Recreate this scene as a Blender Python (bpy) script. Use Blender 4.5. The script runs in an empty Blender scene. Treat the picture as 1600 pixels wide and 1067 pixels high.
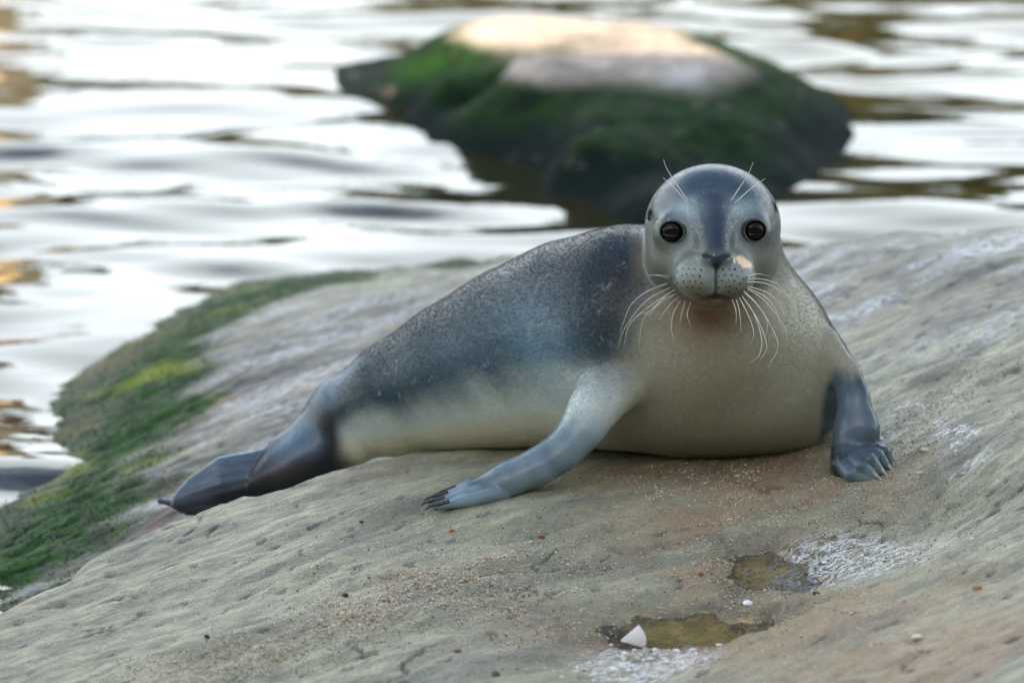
import bpy, bmesh, math, random
import numpy as np
from mathutils import Vector
from mathutils.bvhtree import BVHTree

rng = np.random.default_rng(7)
random.seed(7)
scene = bpy.context.scene
R = math.radians

# ------------------------------------------------------------------ camera
PITCH = 14.0
CAM = np.array([0.0, -3.0, 0.84])
LENS, SENS = 100.0, 36.0
cam_d = bpy.data.cameras.new('camera')
cam_d.lens = LENS; cam_d.sensor_width = SENS
cam_d.clip_start = 0.05; cam_d.clip_end = 500
cam_d.dof.use_dof = True
cam_d.dof.focus_distance = 2.89
cam_d.dof.aperture_fstop = 4.6
cam_d.dof.aperture_blades = 0
cam = bpy.data.objects.new('camera', cam_d)
cam.location = CAM; cam.rotation_euler = (R(90 - PITCH), 0, 0)
scene.collection.objects.link(cam); scene.camera = cam

# ------------------------------------------------------------------ sky and sun
SUN_EL, SUN_AZ = 33.0, 205.0          # azimuth clockwise from +Y (205 = behind the camera, to its left)
world = bpy.data.worlds.new('World'); scene.world = world
world.use_nodes = True
wn = world.node_tree.nodes; wl = world.node_tree.links
for n in list(wn): wn.remove(n)
CLOUD_L, CLOUD_H = 9.6, 0.55      # brightness of the cloud before the strength below; sine of the height where it breaks up
sky = wn.new('ShaderNodeTexSky'); sky.sky_type = 'NISHITA'; sky.sun_disc = False
sky.sun_elevation = R(SUN_EL); sky.sun_rotation = R(SUN_AZ)
sky.air_density = 1.0; sky.dust_density = 2.0; sky.ozone_density = 1.0
bg = wn.new('ShaderNodeBackground'); bg.inputs['Strength'].default_value = 0.15
wo = wn.new('ShaderNodeOutputWorld')
# sunlit cloud: a broken layer overhead that closes up towards the horizon, the same all the way round
tc = wn.new('ShaderNodeTexCoord'); sx = wn.new('ShaderNodeSeparateXYZ'); wl.new(tc.outputs['Generated'], sx.inputs[0])
def wmath(op, a, b=0.0):
    n = wn.new('ShaderNodeMath'); n.operation = op
    for s_, v_ in ((n.inputs[0], a), (n.inputs[1], b)):
        if isinstance(v_, bpy.types.NodeSocket): wl.new(v_, s_)
        else: s_.default_value = v_
    return n.outputs[0]
zz = wmath('ADD', wmath('MAXIMUM', sx.outputs['Z'], 0.0), 0.12)
cv_ = wn.new('ShaderNodeCombineXYZ'); wl.new(wmath('DIVIDE', sx.outputs['X'], zz), cv_.inputs[0]); wl.new(wmath('DIVIDE', sx.outputs['Y'], zz), cv_.inputs[1])
cn = wn.new('ShaderNodeTexNoise'); wl.new(cv_.outputs[0], cn.inputs['Vector']); cn.inputs['Scale'].default_value = .9; cn.inputs['Detail'].default_value = 5
mr = wn.new('ShaderNodeMapRange'); mr.interpolation_type = 'SMOOTHSTEP'
wl.new(wmath('SUBTRACT', cn.outputs['Fac'], wmath('MULTIPLY', wmath('SUBTRACT', sx.outputs['Z'], CLOUD_H), 0.9)), mr.inputs['Value'])
mr.inputs['From Min'].default_value = .36; mr.inputs['From Max'].default_value = .62
mx = wn.new('ShaderNodeMix'); mx.data_type = 'RGBA'; wl.new(mr.outputs[0], mx.inputs[0]); wl.new(sky.outputs[0], mx.inputs[6])
mx.inputs[7].default_value = (CLOUD_L * .91, CLOUD_L * 1.0, CLOUD_L * 1.05, 1)
wl.new(mx.outputs[2], bg.inputs['Color']); wl.new(bg.outputs[0], wo.inputs['Surface'])
sun_d = bpy.data.lights.new('sun', 'SUN'); sun_d.energy = 5.0; sun_d.angle = R(0.5)
sun_d.color = (1.0, 0.80, 0.56)
sun = bpy.data.objects.new('sun', sun_d); scene.collection.objects.link(sun)
sd = Vector((math.sin(R(SUN_AZ)) * math.cos(R(SUN_EL)), math.cos(R(SUN_AZ)) * math.cos(R(SUN_EL)), math.sin(R(SUN_EL))))
sun.rotation_euler = sd.to_track_quat('Z', 'Y').to_euler()
sun.location = sd * 40

vs = scene.view_settings
scene.display_settings.display_device = 'sRGB'
vs.view_transform = 'Standard'; vs.look = 'None'; vs.gamma = 1; vs.use_curve_mapping = False
vs.exposure = 1.28
scene.cycles.max_bounces = 8; scene.cycles.diffuse_bounces = 4
scene.cycles.glossy_bounces = 4; scene.cycles.transmission_bounces = 6
scene.cycles.sample_clamp_indirect = 6.0
scene.cycles.caustics_reflective = False; scene.cycles.caustics_refractive = False

# ------------------------------------------------------------------ helpers
_sp, _cp = math.sin(R(PITCH)), math.cos(R(PITCH))
RIGHT = np.array([1.0, 0, 0]); UP = np.array([0, _sp, _cp]); FWD = np.array([0, _cp, -_sp])
KPX = SENS / LENS / 1600.0

def ray(px, py):
    return FWD + RIGHT * ((px - 800) * KPX) + UP * ((533.5 - py) * KPX)
def P(px, py, Y):
    d = ray(px, py); return CAM + d * ((Y - CAM[1]) / d[1])
def PZ(px, py, Z):
    d = ray(px, py); return CAM + d * ((Z - CAM[2]) / d[2])
def S(Y):                              # metres per photo pixel at depth Y
    return KPX * (Y - CAM[1]) / _cp

def sstep(a, b, x):
    t = np.clip((x - a) / (b - a), 0, 1); return t * t * (3 - 2 * t)

def _hash(ix, iy, seed):
    h = (ix.astype(np.int64) * 374761393 + iy.astype(np.int64) * 668265263 + seed * 974711) & 0xffffffff
    h = ((h ^ (h >> 13)) * 1274126177) & 0xffffffff
    return ((h ^ (h >> 16)) & 0xffff) / 65535.0
def noise2(x, y, seed=0):              # gradient noise, about -1..1
    x = np.asarray(x, float); y = np.asarray(y, float)
    ix = np.floor(x); iy = np.floor(y); fx = x - ix; fy = y - iy
    ux = fx * fx * fx * (fx * (fx * 6 - 15) + 10); uy = fy * fy * fy * (fy * (fy * 6 - 15) + 10)
    def g(dx, dy):
        a = _hash(ix + dx, iy + dy, seed) * 2 * np.pi
        return np.cos(a) * (fx - dx) + np.sin(a) * (fy - dy)
    return 1.5 * ((g(0, 0) * (1 - ux) + g(1, 0) * ux) * (1 - uy) + (g(0, 1) * (1 - ux) + g(1, 1) * ux) * uy)
def fbm(x, y, oct=4, seed=0, gain=0.5, lac=2.03):
    r = 0; a = 1.0
    for o in range(oct):
        r = r + a * noise2(x, y, seed + o * 17); x = x * lac + 3.7; y = y * lac - 1.3; a *= gain
    return r
def noise3(x, y, z, s):                # cheap 3-D noise
    return (noise2(x * s + z * s * 0.61, y * s - z * s * 0.37, 11) + noise2(y * s + x * s * .43 + 9.1, z * s + 4.2 - x * s * .29, 23)
            + noise2(z * s - y * s * .31 + 2.7, x * s + 7.9 + y * s * .2, 37)) / 1.9

class TPS:                             # thin plate spline through (x, y, z) control points
    def __init__(s, pts, lam=1e-4):
        p = np.array(pts, float); s.p = p[:, :2]; n = len(p)
        K = s._k(s.p[:, None, :] - s.p[None]) + lam * np.eye(n)
        Q = np.c_[np.ones(n), s.p]; A = np.zeros((n + 3, n + 3)); A[:n, :n] = K; A[:n, n:] = Q; A[n:, :n] = Q.T
        s.w = np.linalg.solve(A, np.r_[p[:, 2], 0, 0, 0])
    def _k(s, d):
        r2 = (d ** 2).sum(-1); return 0.5 * r2 * np.log(r2 + 1e-12)
    def __call__(s, x, y):
        x = np.asarray(x, float); y = np.asarray(y, float)
        out = s.w[-3] + s.w[-2] * x + s.w[-1] * y
        for (a, b), w in zip(s.p, s.w): out = out + w * s._k(np.stack([x - a, y - b], -1))
        return out

def poly_sd(x, y, pts):                # signed distance to a polyline; positive on its left side
    x = np.asarray(x, float); y = np.asarray(y, float)
    best = np.full(x.shape, 1e9); sg = np.ones(x.shape)
    for (ax, ay), (bx, by) in zip(pts[:-1], pts[1:]):
        dx, dy = bx - ax, by - ay; L2 = dx * dx + dy * dy
        t = np.clip(((x - ax) * dx + (y - ay) * dy) / L2, 0, 1)
        ex, ey = x - ax - t * dx, y - ay - t * dy; d = np.hypot(ex, ey)
        c = dx * (y - ay) - dy * (x - ax); m = d < best - 1e-9
        best = np.where(m, d, best); sg = np.where(m, np.sign(c) + (c == 0), sg)
    return best * sg

def new_mesh(name, verts, faces, mat=None, parent=None, smooth=True):
    me = bpy.data.meshes.new(name)
    verts = np.asarray(verts, np.float32)
    if isinstance(faces, np.ndarray):
        n, k = faces.shape
        me.vertices.add(len(verts)); me.vertices.foreach_set('co', verts.ravel())
        me.loops.add(n * k); me.loops.foreach_set('vertex_index', faces.astype(np.int32).ravel())
        me.polygons.add(n)
        me.polygons.foreach_set('loop_start', np.arange(0, n * k, k, dtype=np.int32))
        me.polygons.foreach_set('loop_total', np.full(n, k, np.int32))
        me.update(calc_edges=True)
    else:
        me.from_pydata([tuple(map(float, v)) for v in verts], [], faces); me.update()
    if smooth: me.polygons.foreach_set('use_smooth', np.ones(len(me.polygons), bool))
    if mat: me.materials.append(mat)
    o = bpy.data.objects.new(name, me); scene.collection.objects.link(o)
    if parent: o.parent = parent
    return o
def attr(o, name, val):
    a = o.data.attributes.new(name, 'FLOAT', 'POINT'); a.data.foreach_set('value', np.asarray(val, np.float32).ravel())
def cattr(o, name, rgb):
    a = o.data.attributes.new(name, 'FLOAT_COLOR', 'POINT')
    c = np.ones((len(rgb), 4), np.float32); c[:, :3] = rgb; a.data.foreach_set('color', c.ravel())
def tag(o, label, cat, group=None):
    o['label'] = label; o['category'] = cat
    if group: o['group'] = group
def kind(o, k): o['kind'] = k
def grid_faces(nu, nv):
    i = np.arange(nu - 1)[:, None] * nv + np.arange(nv - 1)[None]
    return np.stack([i, i + nv, i + nv + 1, i + 1], -1).reshape(-1, 4)

# node helper
class NT:
    def __init__(s, name):
        s.m = bpy.data.materials.new(name); s.m.use_nodes = True
        s.t = s.m.node_tree; s.t.nodes.clear(); s.out = s.t.nodes.new('ShaderNodeOutputMaterial')
        s.b = s.t.nodes.new('ShaderNodeBsdfPrincipled'); s.t.links.new(s.b.outputs[0], s.out.inputs['Surface'])
        s._co = None
    def put(s, sock, v):
        if hasattr(v, 'is_output') or isinstance(v, bpy.types.NodeSocket): s.t.links.new(v, sock)
        elif isinstance(v, (tuple, list)): sock.default_value = tuple(v) + ((1,) if len(v) == 3 and len(sock.default_value) == 4 else ())
        else: sock.default_value = v
    def co(s):
        if not s._co: s._co = s.t.nodes.new('ShaderNodeTexCoord').outputs['Object']
        return s._co
    def noise(s, scale, detail=4, rough=.55, vec=None, stretch=None, rot=0, dist=0):
        v = vec or s.co()
        if stretch:
            mp = s.t.nodes.new('ShaderNodeMapping'); s.put(mp.inputs['Vector'], v)
            mp.inputs['Rotation'].default_value = (0, 0, rot)
            if rot:
                m2 = s.t.nodes.new('ShaderNodeMapping'); s.put(m2.inputs['Vector'], mp.outputs[0]); m2.inputs['Scale'].default_value = stretch; v = m2.outputs[0]
            else:
                mp.inputs['Scale'].default_value = stretch; v = mp.outputs[0]
        n = s.t.nodes.new('ShaderNodeTexNoise'); s.put(n.inputs['Vector'], v)
        n.inputs['Scale'].default_value = scale; n.inputs['Detail'].default_value = detail; n.inputs['Roughness'].default_value = rough
        n.inputs['Distortion'].default_value = dist
        return n.outputs['Fac']
    def attr(s, name, out='Fac'):
        n = s.t.nodes.new('ShaderNodeAttribute'); n.attribute_name = name; return n.outputs[out]
    def ramp(s, v, a, b, lo=0., hi=1.):
        n = s.t.nodes.new('ShaderNodeMapRange'); n.interpolation_type = 'SMOOTHSTEP'
        s.put(n.inputs['Value'], v)
        for k, q in zip(('From Min', 'From Max', 'To Min', 'To Max'), (a, b, lo, hi)): n.inputs[k].default_value = q
        return n.outputs[0]
    def math(s, op, a, b=0.0):
        n = s.t.nodes.new('ShaderNodeMath'); n.operation = op; s.put(n.inputs[0], a); s.put(n.inputs[1], b); return n.outputs[0]
    def mix(s, f, a, b, mode='MIX'):
        n = s.t.nodes.new('ShaderNodeMix'); n.data_type = 'RGBA'; n.blend_type = mode
        s.put(n.inputs[0], f); s.put(n.inputs[6], a); s.put(n.inputs[7], b); return n.outputs[2]
    def bump(s, h, strength=.5, dist=.002, prev=None):
        n = s.t.nodes.new('ShaderNodeBump'); s.put(n.inputs['Height'], h)
        n.inputs['Strength'].default_value = strength; n.inputs['Distance'].default_value = dist
        if prev: s.t.links.new(prev, n.inputs['Normal'])
        return n.outputs[0]
    def set(s, **k):
        names = dict(color='Base Color', rough='Roughness', spec='Specular IOR Level', ior='IOR', normal='Normal', trans='Transmission Weight',
                     coat='Coat Weight', coatr='Coat Roughness', sheen='Sheen Weight', metal='Metallic', alpha='Alpha', sss='Subsurface Weight', sheenr='Sheen Roughness')
        for a, v in k.items(): s.put(s.b.inputs[names[a]], v)
        return s.m

# ================================================================== SETTING
WATER_Z = -0.20
# ---------------------------------------------------------------- the shore rock
slab_px = [(-100, 1067, -.11), (0, 1067, -.10), (0, 960, -.105), (250, 1067, -.08), (500, 1067, -.07), (800, 1067, -.065), (1000, 1067, -.072), (1200, 1067, -.045), (1400, 1067, -.02),
           (1600, 1067, .0), (150, 890, -.09), (270, 830, -.08), (400, 790, -.065), (540, 742, -.055), (640, 716, -.055), (720, 704, -.06), (860, 694, -.05), (350, 940, -.08), (600, 900, -.055),
           (600, 800, -.055), (750, 780, -.045), (850, 850, -.05), (800, 960, -.06), (1000, 780, -.042), (1000, 900, -.06), (1090, 985, -.072), (1200, 895, -.068), (1330, 860, -.058),
           (1450, 810, -.045), (1300, 960, -.035), (1450, 900, -.025), (1600, 850, .0), (1600, 720, .01), (1100, 720, -.04), (1230, 720, -.035), (1345, 752, -.032), (1000, 710, -.045),
           (1330, 640, -.02), (1450, 640, .0), (1600, 600, .025), (1400, 520, .01), (1600, 480, .04), (1300, 430, .0), (1420, 400, .02), (1600, 390, .04), (1000, 560, -.06), (1100, 480, -.03)]
ledge_px = [(-150, 900, -.22), (0, 900, -.19), (60, 880, -.185), (120, 800, -.175), (200, 780, -.16), (270, 800, -.15), (340, 800, -.14), (430, 740, -.125), (540, 700, -.105), (640, 690, -.095), (250, 700, -.155), (180, 700, -.17),
            (350, 640, -.135), (300, 580, -.145), (450, 600, -.12), (430, 500, -.125), (520, 460, -.12), (600, 520, -.10), (700, 450, -.09), (800, 480, -.08),
            (0, 810, -.205), (100, 655, -.2), (125, 595, -.2), (190, 545, -.2), (270, 485, -.2), (385, 445, -.195), (550, 432, -.185),
            (700, 425, -.15), (800, 420, -.10), (1000, 440, -.05), (1230, 400, -.01)] + slab_px[-19:]
slab = TPS([PZ(*q) for q in slab_px], 3e-4); ledge = TPS([PZ(*q) for q in ledge_px], 3e-4)
edge_line = [PZ(*q)[:2] for q in [(-900, 1300, -.11), (-200, 1035, -.11), (0, 955, -.105), (150, 882, -.095), (270, 824, -.085), (400, 782, -.07), (540, 738, -.06), (640, 711, -.06), (720, 700, -.06), (860, 690, -.05), (1000, 640, -.05)]]
edge_line += [np.array([0.5, 0.45]), np.array([3.0, 1.5])]
shore_line = [PZ(*q)[:2] for q in [(-500, 1000, -.2), (-60, 850, -.2), (20, 775, -.2), (92, 690, -.2), (105, 620, -.2), (185, 550, -.2), (272, 487, -.2), (385, 443, -.2), (550, 424, -.19), (700, 416, -.17), (850, 400, -.12),
                                    (1000, 392, -.06), (1150, 376, -.01), (1280, 362, .02), (1420, 353, .035), (1600, 350, .05)]] + [np.array([4.0, 1.5])]
SD = np.array([0.78, 0.62]) / math.hypot(.78, .62)      # bedding direction of the stone

def rock_base(x, y):
    e = poly_sd(x, y, edge_line) + .018 * fbm(x * 9, y * 9, 3, 51)
    w = sstep(-.005, .055, e)
    # keep the splines from running off beyond their control points
    z = slab(x, np.clip(y, -1.1, 3)) * (1 - w) + (ledge(np.clip(x, -.9, 1.4), y) - .028 * sstep(.18, -.1, x) * sstep(.5, .05, e)) * w
    z = np.clip(z, -.26, .14)
    # rounded lip of the front slab
    z = z + .004 * np.exp(-((e + .03) / .035) ** 2) * sstep(.05, -.15, x)
    s = poly_sd(x, y, shore_line) + .02 * fbm(x * 5, y * 5, 3, 77)
    z = z - .34 * sstep(.02, .30, s) - .8 * np.clip(s - .3, 0, 1.0) * (s > .3)
    return z
def rock_crack(x, y):                  # thin broken seams and pits along the bedding
    u = x * SD[0] + y * SD[1]; v = -x * SD[1] + y * SD[0]
    n = fbm(u * 5 + 1.7, v * 17 + .8 * noise2(u * 6, v * 6, 71), 3, 73)
    line = sstep(.055, .012, np.abs(n)) * sstep(.15, .6, fbm(u * 7, v * 9, 3, 79))
    pit = sstep(.62, .85, fbm(u * 26, v * 60, 3, 31))
    return np.maximum(line, pit * .8)
def rock_detail(x, y, fine=True):
    u = x * SD[0] + y * SD[1]; v = -x * SD[1] + y * SD[0]
    wv = v + .03 * fbm(x * 3.1, y * 3.1, 3, 5)
    d = .0065 * fbm(u * 2.0, wv * 6, 3, 1)
    st = fbm(u * 2.6, wv * 24, 3, 9)
    d = d + .0022 * st
    # broken bedding steps
    q = wv * 15 + .7 * fbm(u * 2.5, v * 5, 3, 15); f = q - np.floor(q)
    amp = sstep(-.1, .6, fbm(u * 4 + 3, v * 7, 3, 19))
    d = d + .0062 * amp * (sstep(0, .8, f) - sstep(.86, 1.0, f))
    if fine:
        d = d + .0009 * fbm(u * 24, v * 50, 4, 21)
        p = fbm(u * 26, v * 60, 3, 31); d = d - .0026 * rock_crack(x, y)
    return d
# puddles: hollows in the slab, each with a level water surface
PUD = []
for (px, py, z, a, b, rot, dep) in [(1075, 985, -.072, .082, .046, .08, .0042), (1205, 893, -.068, .045, .060, .0, .0032)]:
    c = PZ(px, py, z); PUD.append((c[0], c[1], a, b, rot, dep))
def pud_r(x, y, p, s):
    cx, cy, a, b, rot, dep = p; ca, sa = math.cos(rot), math.sin(rot)
    u = (x - cx) * ca + (y - cy) * sa; v = -(x - cx) * sa + (y - cy) * ca
    return np.sqrt((u / a) ** 2 + (v / b) ** 2) + .30 * fbm(x * 26, y * 16, 4, 61 + s)
PUD_Z = []
for p in PUD:
    PUD_Z.append(float(rock_base(np.array([p[0]]), np.array([p[1]]))[0]) - .002)
def rock_z(x, y, fine=True):
    x = np.asarray(x, float); y = np.asarray(y, float)
    z = rock_base(x, y); d = rock_detail(x, y, fine)
    # flatter where the seal rests
    flat = np.exp(-(((x - .2) / .30) ** 2 + ((y + .02) / .16) ** 2) ** 2)
    z = z + d * (1 - .55 * flat)
    for i, p in enumerate(PUD):
        r = pud_r(x, y, p, i); m = sstep(1.7, .9, r)
        z = z * (1 - m) + m * (PUD_Z[i] + .004 * (r - 1) * 2.2 + .3 * d * sstep(.6, 1.4, r))
        z = np.where(r < .9, np.minimum(z, PUD_Z[i] - .0005 - p[5] * sstep(.95, .3, r)), z)
    return z

NX, NY = 760, 640
tx = np.linspace(-1, 1, NX); xs = .62 * tx + 1.25 * tx ** 3 + .05
ty = np.linspace(0, 1, NY); ys = -1.35 + 1.75 * ty + 1.9 * ty ** 3
X, Y = np.meshgrid(xs, ys, indexing='ij')
Zr = rock_z(X, Y)
# attributes of the stone
s_shore = poly_sd(X, Y, shore_line); e_edge = poly_sd(X, Y, edge_line)
u = X * SD[0] + Y * SD[1]; v = -X * SD[1] + Y * SD[0]
low = sstep(-.13, -.175, Zr + .03 * fbm(u * 4, v * 10, 4, 91))
moss = low * sstep(-.30, -.10, s_shore + .12 * fbm(u * 3, v * 9, 4, 95)) * sstep(.02, .09, e_edge) * sstep(-.22, -.42, X)
moss = np.maximum(moss, sstep(-.235, -.15, s_shore + .07 * fbm(u * 4, v * 9, 4, 96)) * sstep(.03, .09, e_edge) * sstep(-.16, -.28, X + .05 * fbm(X * 5, Y * 5, 3, 98)) * sstep(-.10, -.15, Zr))
moss = np.maximum(moss, sstep(-.05, -.015, s_shore + .03 * fbm(X * 6, Y * 6, 3, 97)) * sstep(-.10, -.17, Zr) * sstep(.5, .1, X))
white = sstep(.15, .75, fbm(u * 3.2, v * 13, 4, 101) + .25) * (sstep(.04, .12, e_edge) * .85 * sstep(.6, -.2, moss) + .7 * sstep(.30, .55, X) * sstep(.12, .3, Y))
white = np.maximum(white, .75 * sstep(.2, .9, fbm(u * 7, v * 22, 3, 103) + .5 * np.exp(-(((X + .37) / .12) ** 2 + ((Y - .22) / .14) ** 2))) * sstep(.06, .12, e_edge))
gu = np.zeros_like(X)
for (px, py, z, a, b, rot, lv) in [(1330, 885, -.06, .085, .085, .75, .62), (1260, 888, -.062, .035, .045, .2, .55), (1010, 1045, -.072, .06, .06, .2, .5), (980, 775, -.045, .020, .10, -.1, -.25), (460, 790, -.07, .03, .04, 0, -.1), (1420, 690, -.02, .06, .16, .3, .1)]:
    c = PZ(px, py, z); ca, sa = math.cos(rot), math.sin(rot)
    uu = (X - c[0]) * ca + (Y - c[1]) * sa; vv = -(X - c[0]) * sa + (Y - c[1]) * ca
    g = np.exp(-((uu / a) ** 2 + (vv / b) ** 2)); n = fbm(uu * 16, vv * 38, 4, int(px))
    gu = np.maximum(gu, sstep(.15, .5, n * .7 + lv) * sstep(.12, .6, g))
tan = np.zeros_like(X)
for (px, py, z, a, b) in [(1130, 815, -.05, .10, .10), (1060, 870, -.05, .06, .12), (1280, 985, -.05, .17, .12), (1480, 1040, -.02, .16, .10), (1150, 750, -.04, .15, .05), (1310, 770, -.035, .06, .05), (1000, 1000, -.07, .1, .05)]:
    c = PZ(px, py, z); tan = np.maximum(tan, np.exp(-(((X - c[0]) / a) ** 2 + ((Y - c[1]) / b) ** 2)))
tan = np.clip(1.2 * tan * sstep(-.6, .4, fbm(u * 5, v * 14, 4, 111) + .2) + .35 * sstep(.25, .8, fbm(u * 2.2, v * 6, 3, 113)), 0, 1)
wet_shade = np.zeros_like(X)
for i, p in enumerate(PUD): wet_shade = np.maximum(wet_shade, sstep(2.0, .9, pud_r(X, Y, p, i)))
for pts in ([(1100, 742), (1160, 747), (1230, 747)], [(1165, 725), (1160, 740), (1172, 757), (1195, 768)], [(1115, 752), (1170, 762), (1215, 763)]):
    pl = [PZ(a, b, -.042)[:2] for a, b in pts]
    wet_shade = np.maximum(wet_shade, .9 * sstep(.010, .003, np.abs(poly_sd(X, Y, pl)) + .003 * noise2(X * 60, Y * 40, 3)))
wet_shade = np.maximum(wet_shade, .85 * np.exp(-(((X - .20) / .22) ** 2 + ((Y + .02) / .085) ** 2) ** 2))  # contact shadow under the seal, painted in with the wet stone
wet_shade = np.maximum(wet_shade, .75 * sstep(-.1, -.02, s_shore))
ledge_a = np.maximum(sstep(.015, .05, e_edge) * sstep(.22, -.05, X - .25 * (Y - .2)) * sstep(1.25, .85, Y), .75 * sstep(.22, .45, Y + .12 * fbm(u * 3, v * 8, 3, 151)) * sstep(.1, .3, X))
crack = rock_crack(X, Y) * sstep(.4, .0, np.exp(-(((X - .2) / .30) ** 2 + ((Y + .02) / .16) ** 2) ** 2))
pool = np.zeros_like(X)
for i, p in enumerate(PUD): pool = np.maximum(pool, sstep(1.05, .60, pud_r(X, Y, p, i) + .25 * fbm(X * 60, Y * 45, 3, 65)))
dark = sstep(.1, .8, fbm(u * 4.5, v * 15, 4, 121)) * (.55 + .45 * sstep(.05, .12, e_edge))
rust = np.zeros_like(X)
for (px, py, z, a, b) in [(300, 815, -.14, .07, .05), (230, 765, -.155, .05, .05), (205, 830, -.17, .06, .08), (330, 640, -.14, .12, .05), (100, 860, -.18, .07, .05)]:
    c = PZ(px, py, z); rust = np.maximum(rust, np.exp(-(((X - c[0]) / a) ** 2 + ((Y - c[1]) / b) ** 2)))
rust = rust * sstep(.0, .07, e_edge) * sstep(-.4, .4, fbm(u * 9, v * 20, 3, 131) + .1)
sandy = sstep(.1, .9, fbm(u * 6, v * 16, 4, 141) + .9 * np.exp(-(((X + .13) / .26) ** 2 + ((Y + .42) / .12) ** 2)) + .7 * np.exp(-(((X + .02) / .25) ** 2 + ((Y + .30) / .05) ** 2)) - .3) * sstep(.02, -.06, e_edge)

m = NT('shore_stone')
n1 = m.noise(9, 6, .6, stretch=(1, 2.6, 1), rot=-.67); n2 = m.noise(60, 5, .65); n3 = m.noise(380, 3, .7); n4 = m.noise(26, 5, .6, stretch=(1, 3.2, 1), rot=-.67)
c = m.mix(m.ramp(n1, .3, .7), (.25, .235, .145), (.44, .415, .255))
c = m.mix(m.ramp(n4, .35, .72, 0, .6), c, (.20, .21, .185))
c = m.mix(m.math('MULTIPLY', m.attr('ledge'), .8), c, m.mix(m.ramp(m.noise(17, 5, .6, stretch=(1, 2.6, 1), rot=-.67), .35, .66), (.065, .065, .060), (.235, .205, .165)))
c = m.mix(m.math('MULTIPLY', m.attr('tan'), .9), c, (.36, .255, .145))
c = m.mix(m.math('MULTIPLY', m.attr('dark'), .75), c, (.10, .10, .098))
c = m.mix(m.ramp(n2, .35, .7, 0, .42), c, m.mix(1.0, c, (.52, .5, .47), 'MULTIPLY'))
c = m.mix(m.math('MULTIPLY', m.attr('crack'), .8), c, (.06, .055, .045))
c = m.mix(m.math('MULTIPLY', m.attr('rust'), .8), c, (.17, .07, .028))
wmask = m.math('MULTIPLY', m.attr('white'), m.ramp(m.noise(70, 5, .7, stretch=(1, 2.4, 1), rot=-.67), .40, .62))
c = m.mix(wmask, c, (.60, .62, .64))
spk = m.math('MULTIPLY', m.ramp(m.noise(520, 2, .5), .58, .68), m.attr('sandy'))
c = m.mix(m.math('MULTIPLY', spk, .8), c, (.55, .47, .34))
c = m.mix(m.ramp(m.noise(310, 2, .6), .62, .72, 0, .7), c, (.07, .06, .055))
c = m.mix(m.ramp(n3, .38, .62, .0, .55), c, m.mix(1.0, c, (.50, .49, .47), 'MULTIPLY'))
c = m.mix(m.ramp(m.noise(640, 2, .6), .62, .74, 0, .45), c, (.60, .58, .50))
g = m.mix(m.ramp(m.noise(45, 5, .65), .3, .7), (.005, .018, .006), (.022, .085, .007))
g = m.mix(m.ramp(m.noise(7, 3, .5), .55, .7), g, (.16, .20, .02))
c = m.mix(m.math('MULTIPLY', m.attr('moss'), m.ramp(m.noise(22, 5, .65), .26, .42, .5, 1)), c, g)
c = m.mix(m.attr('pool'), c, m.mix(m.ramp(m.noise(30, 4, .6), .35, .65), (.42, .30, .085), (.72, .50, .16)))
c = m.mix(m.math('MULTIPLY', m.math('SUBTRACT', m.attr('wet_shade'), m.attr('pool')), .62), c, m.mix(1.0, c, (.40, .33, .22), 'MULTIPLY'))
c = m.mix(m.math('MULTIPLY', m.attr('guano'), m.ramp(m.noise(95, 5, .7, stretch=(1, 2.2, 1), rot=-.67, dist=.6), .46, .58)), c, (.66, .66, .64))
rr = m.math('SUBTRACT', m.ramp(n4, .3, .7, .38, .72), m.math('MULTIPLY', m.attr('wet_shade'), .38))
bn = m.bump(n4, .5, .010); bn = m.bump(n2, .35, .004, bn); bn = m.bump(n3, .7, .0016, bn); bn = m.bump(m.noise(1100, 2, .6), .5, .0007, bn)
MAT_ROCK = m.set(color=c, rough=rr, spec=m.math('SUBTRACT', .45, m.math('MULTIPLY', m.attr('moss'), .38)), normal=bn)

shore = new_mesh('rock_shore', np.stack([X, Y, Zr], -1).reshape(-1, 3), grid_faces(NX, NY), MAT_ROCK)
kind(shore, 'structure')
for nme, val in (('moss', moss), ('white', white), ('guano', gu), ('tan', tan), ('wet_shade', wet_shade), ('dark', dark), ('rust', rust), ('sandy', sandy), ('pool', pool), ('ledge', ledge_a), ('crack', crack)): attr(shore, nme, val)

# ---------------------------------------------------------------- water
m = NT('water')
mp = m.noise(5, 4, .5, stretch=(1, 2.2, 1))
bn = m.bump(m.noise(11, 3, .5, stretch=(.7, 2.2, 1), dist=.4), .14, .006)
MAT_WATER = m.set(color=(.024, .022, .008), rough=.02, ior=1.36, spec=.8, normal=bn)
wy = -1.5 + 60 * (np.linspace(0, 1, 760) * .55 + .45 * np.linspace(0, 1, 760) ** 2) ** 1.9
wt = np.linspace(-1, 1, 420)
WX = (wt * .6 + .4 * wt ** 3)[:, None] * (2.5 + .62 * (wy[None] + 3)) + 0.2; WY = np.broadcast_to(wy[None], WX.shape).copy()
Zw = np.zeros_like(WX)
wr = np.random.default_rng(21)
wxp = WX + .12 * fbm(WX * .9, WY * .9, 2, 201); wyp = WY + .10 * fbm(WX * .8, WY * 1.1, 2, 203)
calm = .55 + .45 * sstep(-.6, .6, fbm(WX * .5, WY * .45, 2, 207) + .35 * sstep(.2, 1.2, WX))
for i in range(60):
    lam = .085 * (11.0 ** wr.random() ** 1.15); th = R(90) + wr.normal() * R(19) - R(4)
    k = 2 * math.pi / lam; sl = .0215 * (lam / .35) ** .0
    Zw += sl / k * np.sin(k * (wxp * math.cos(th) + wyp * math.sin(th)) + wr.random() * 6.28) * (calm if lam < .45 else 1)
fade = sstep(45, 12, WY)
Zw = WATER_Z + Zw * (.25 + .75 * fade)
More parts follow.
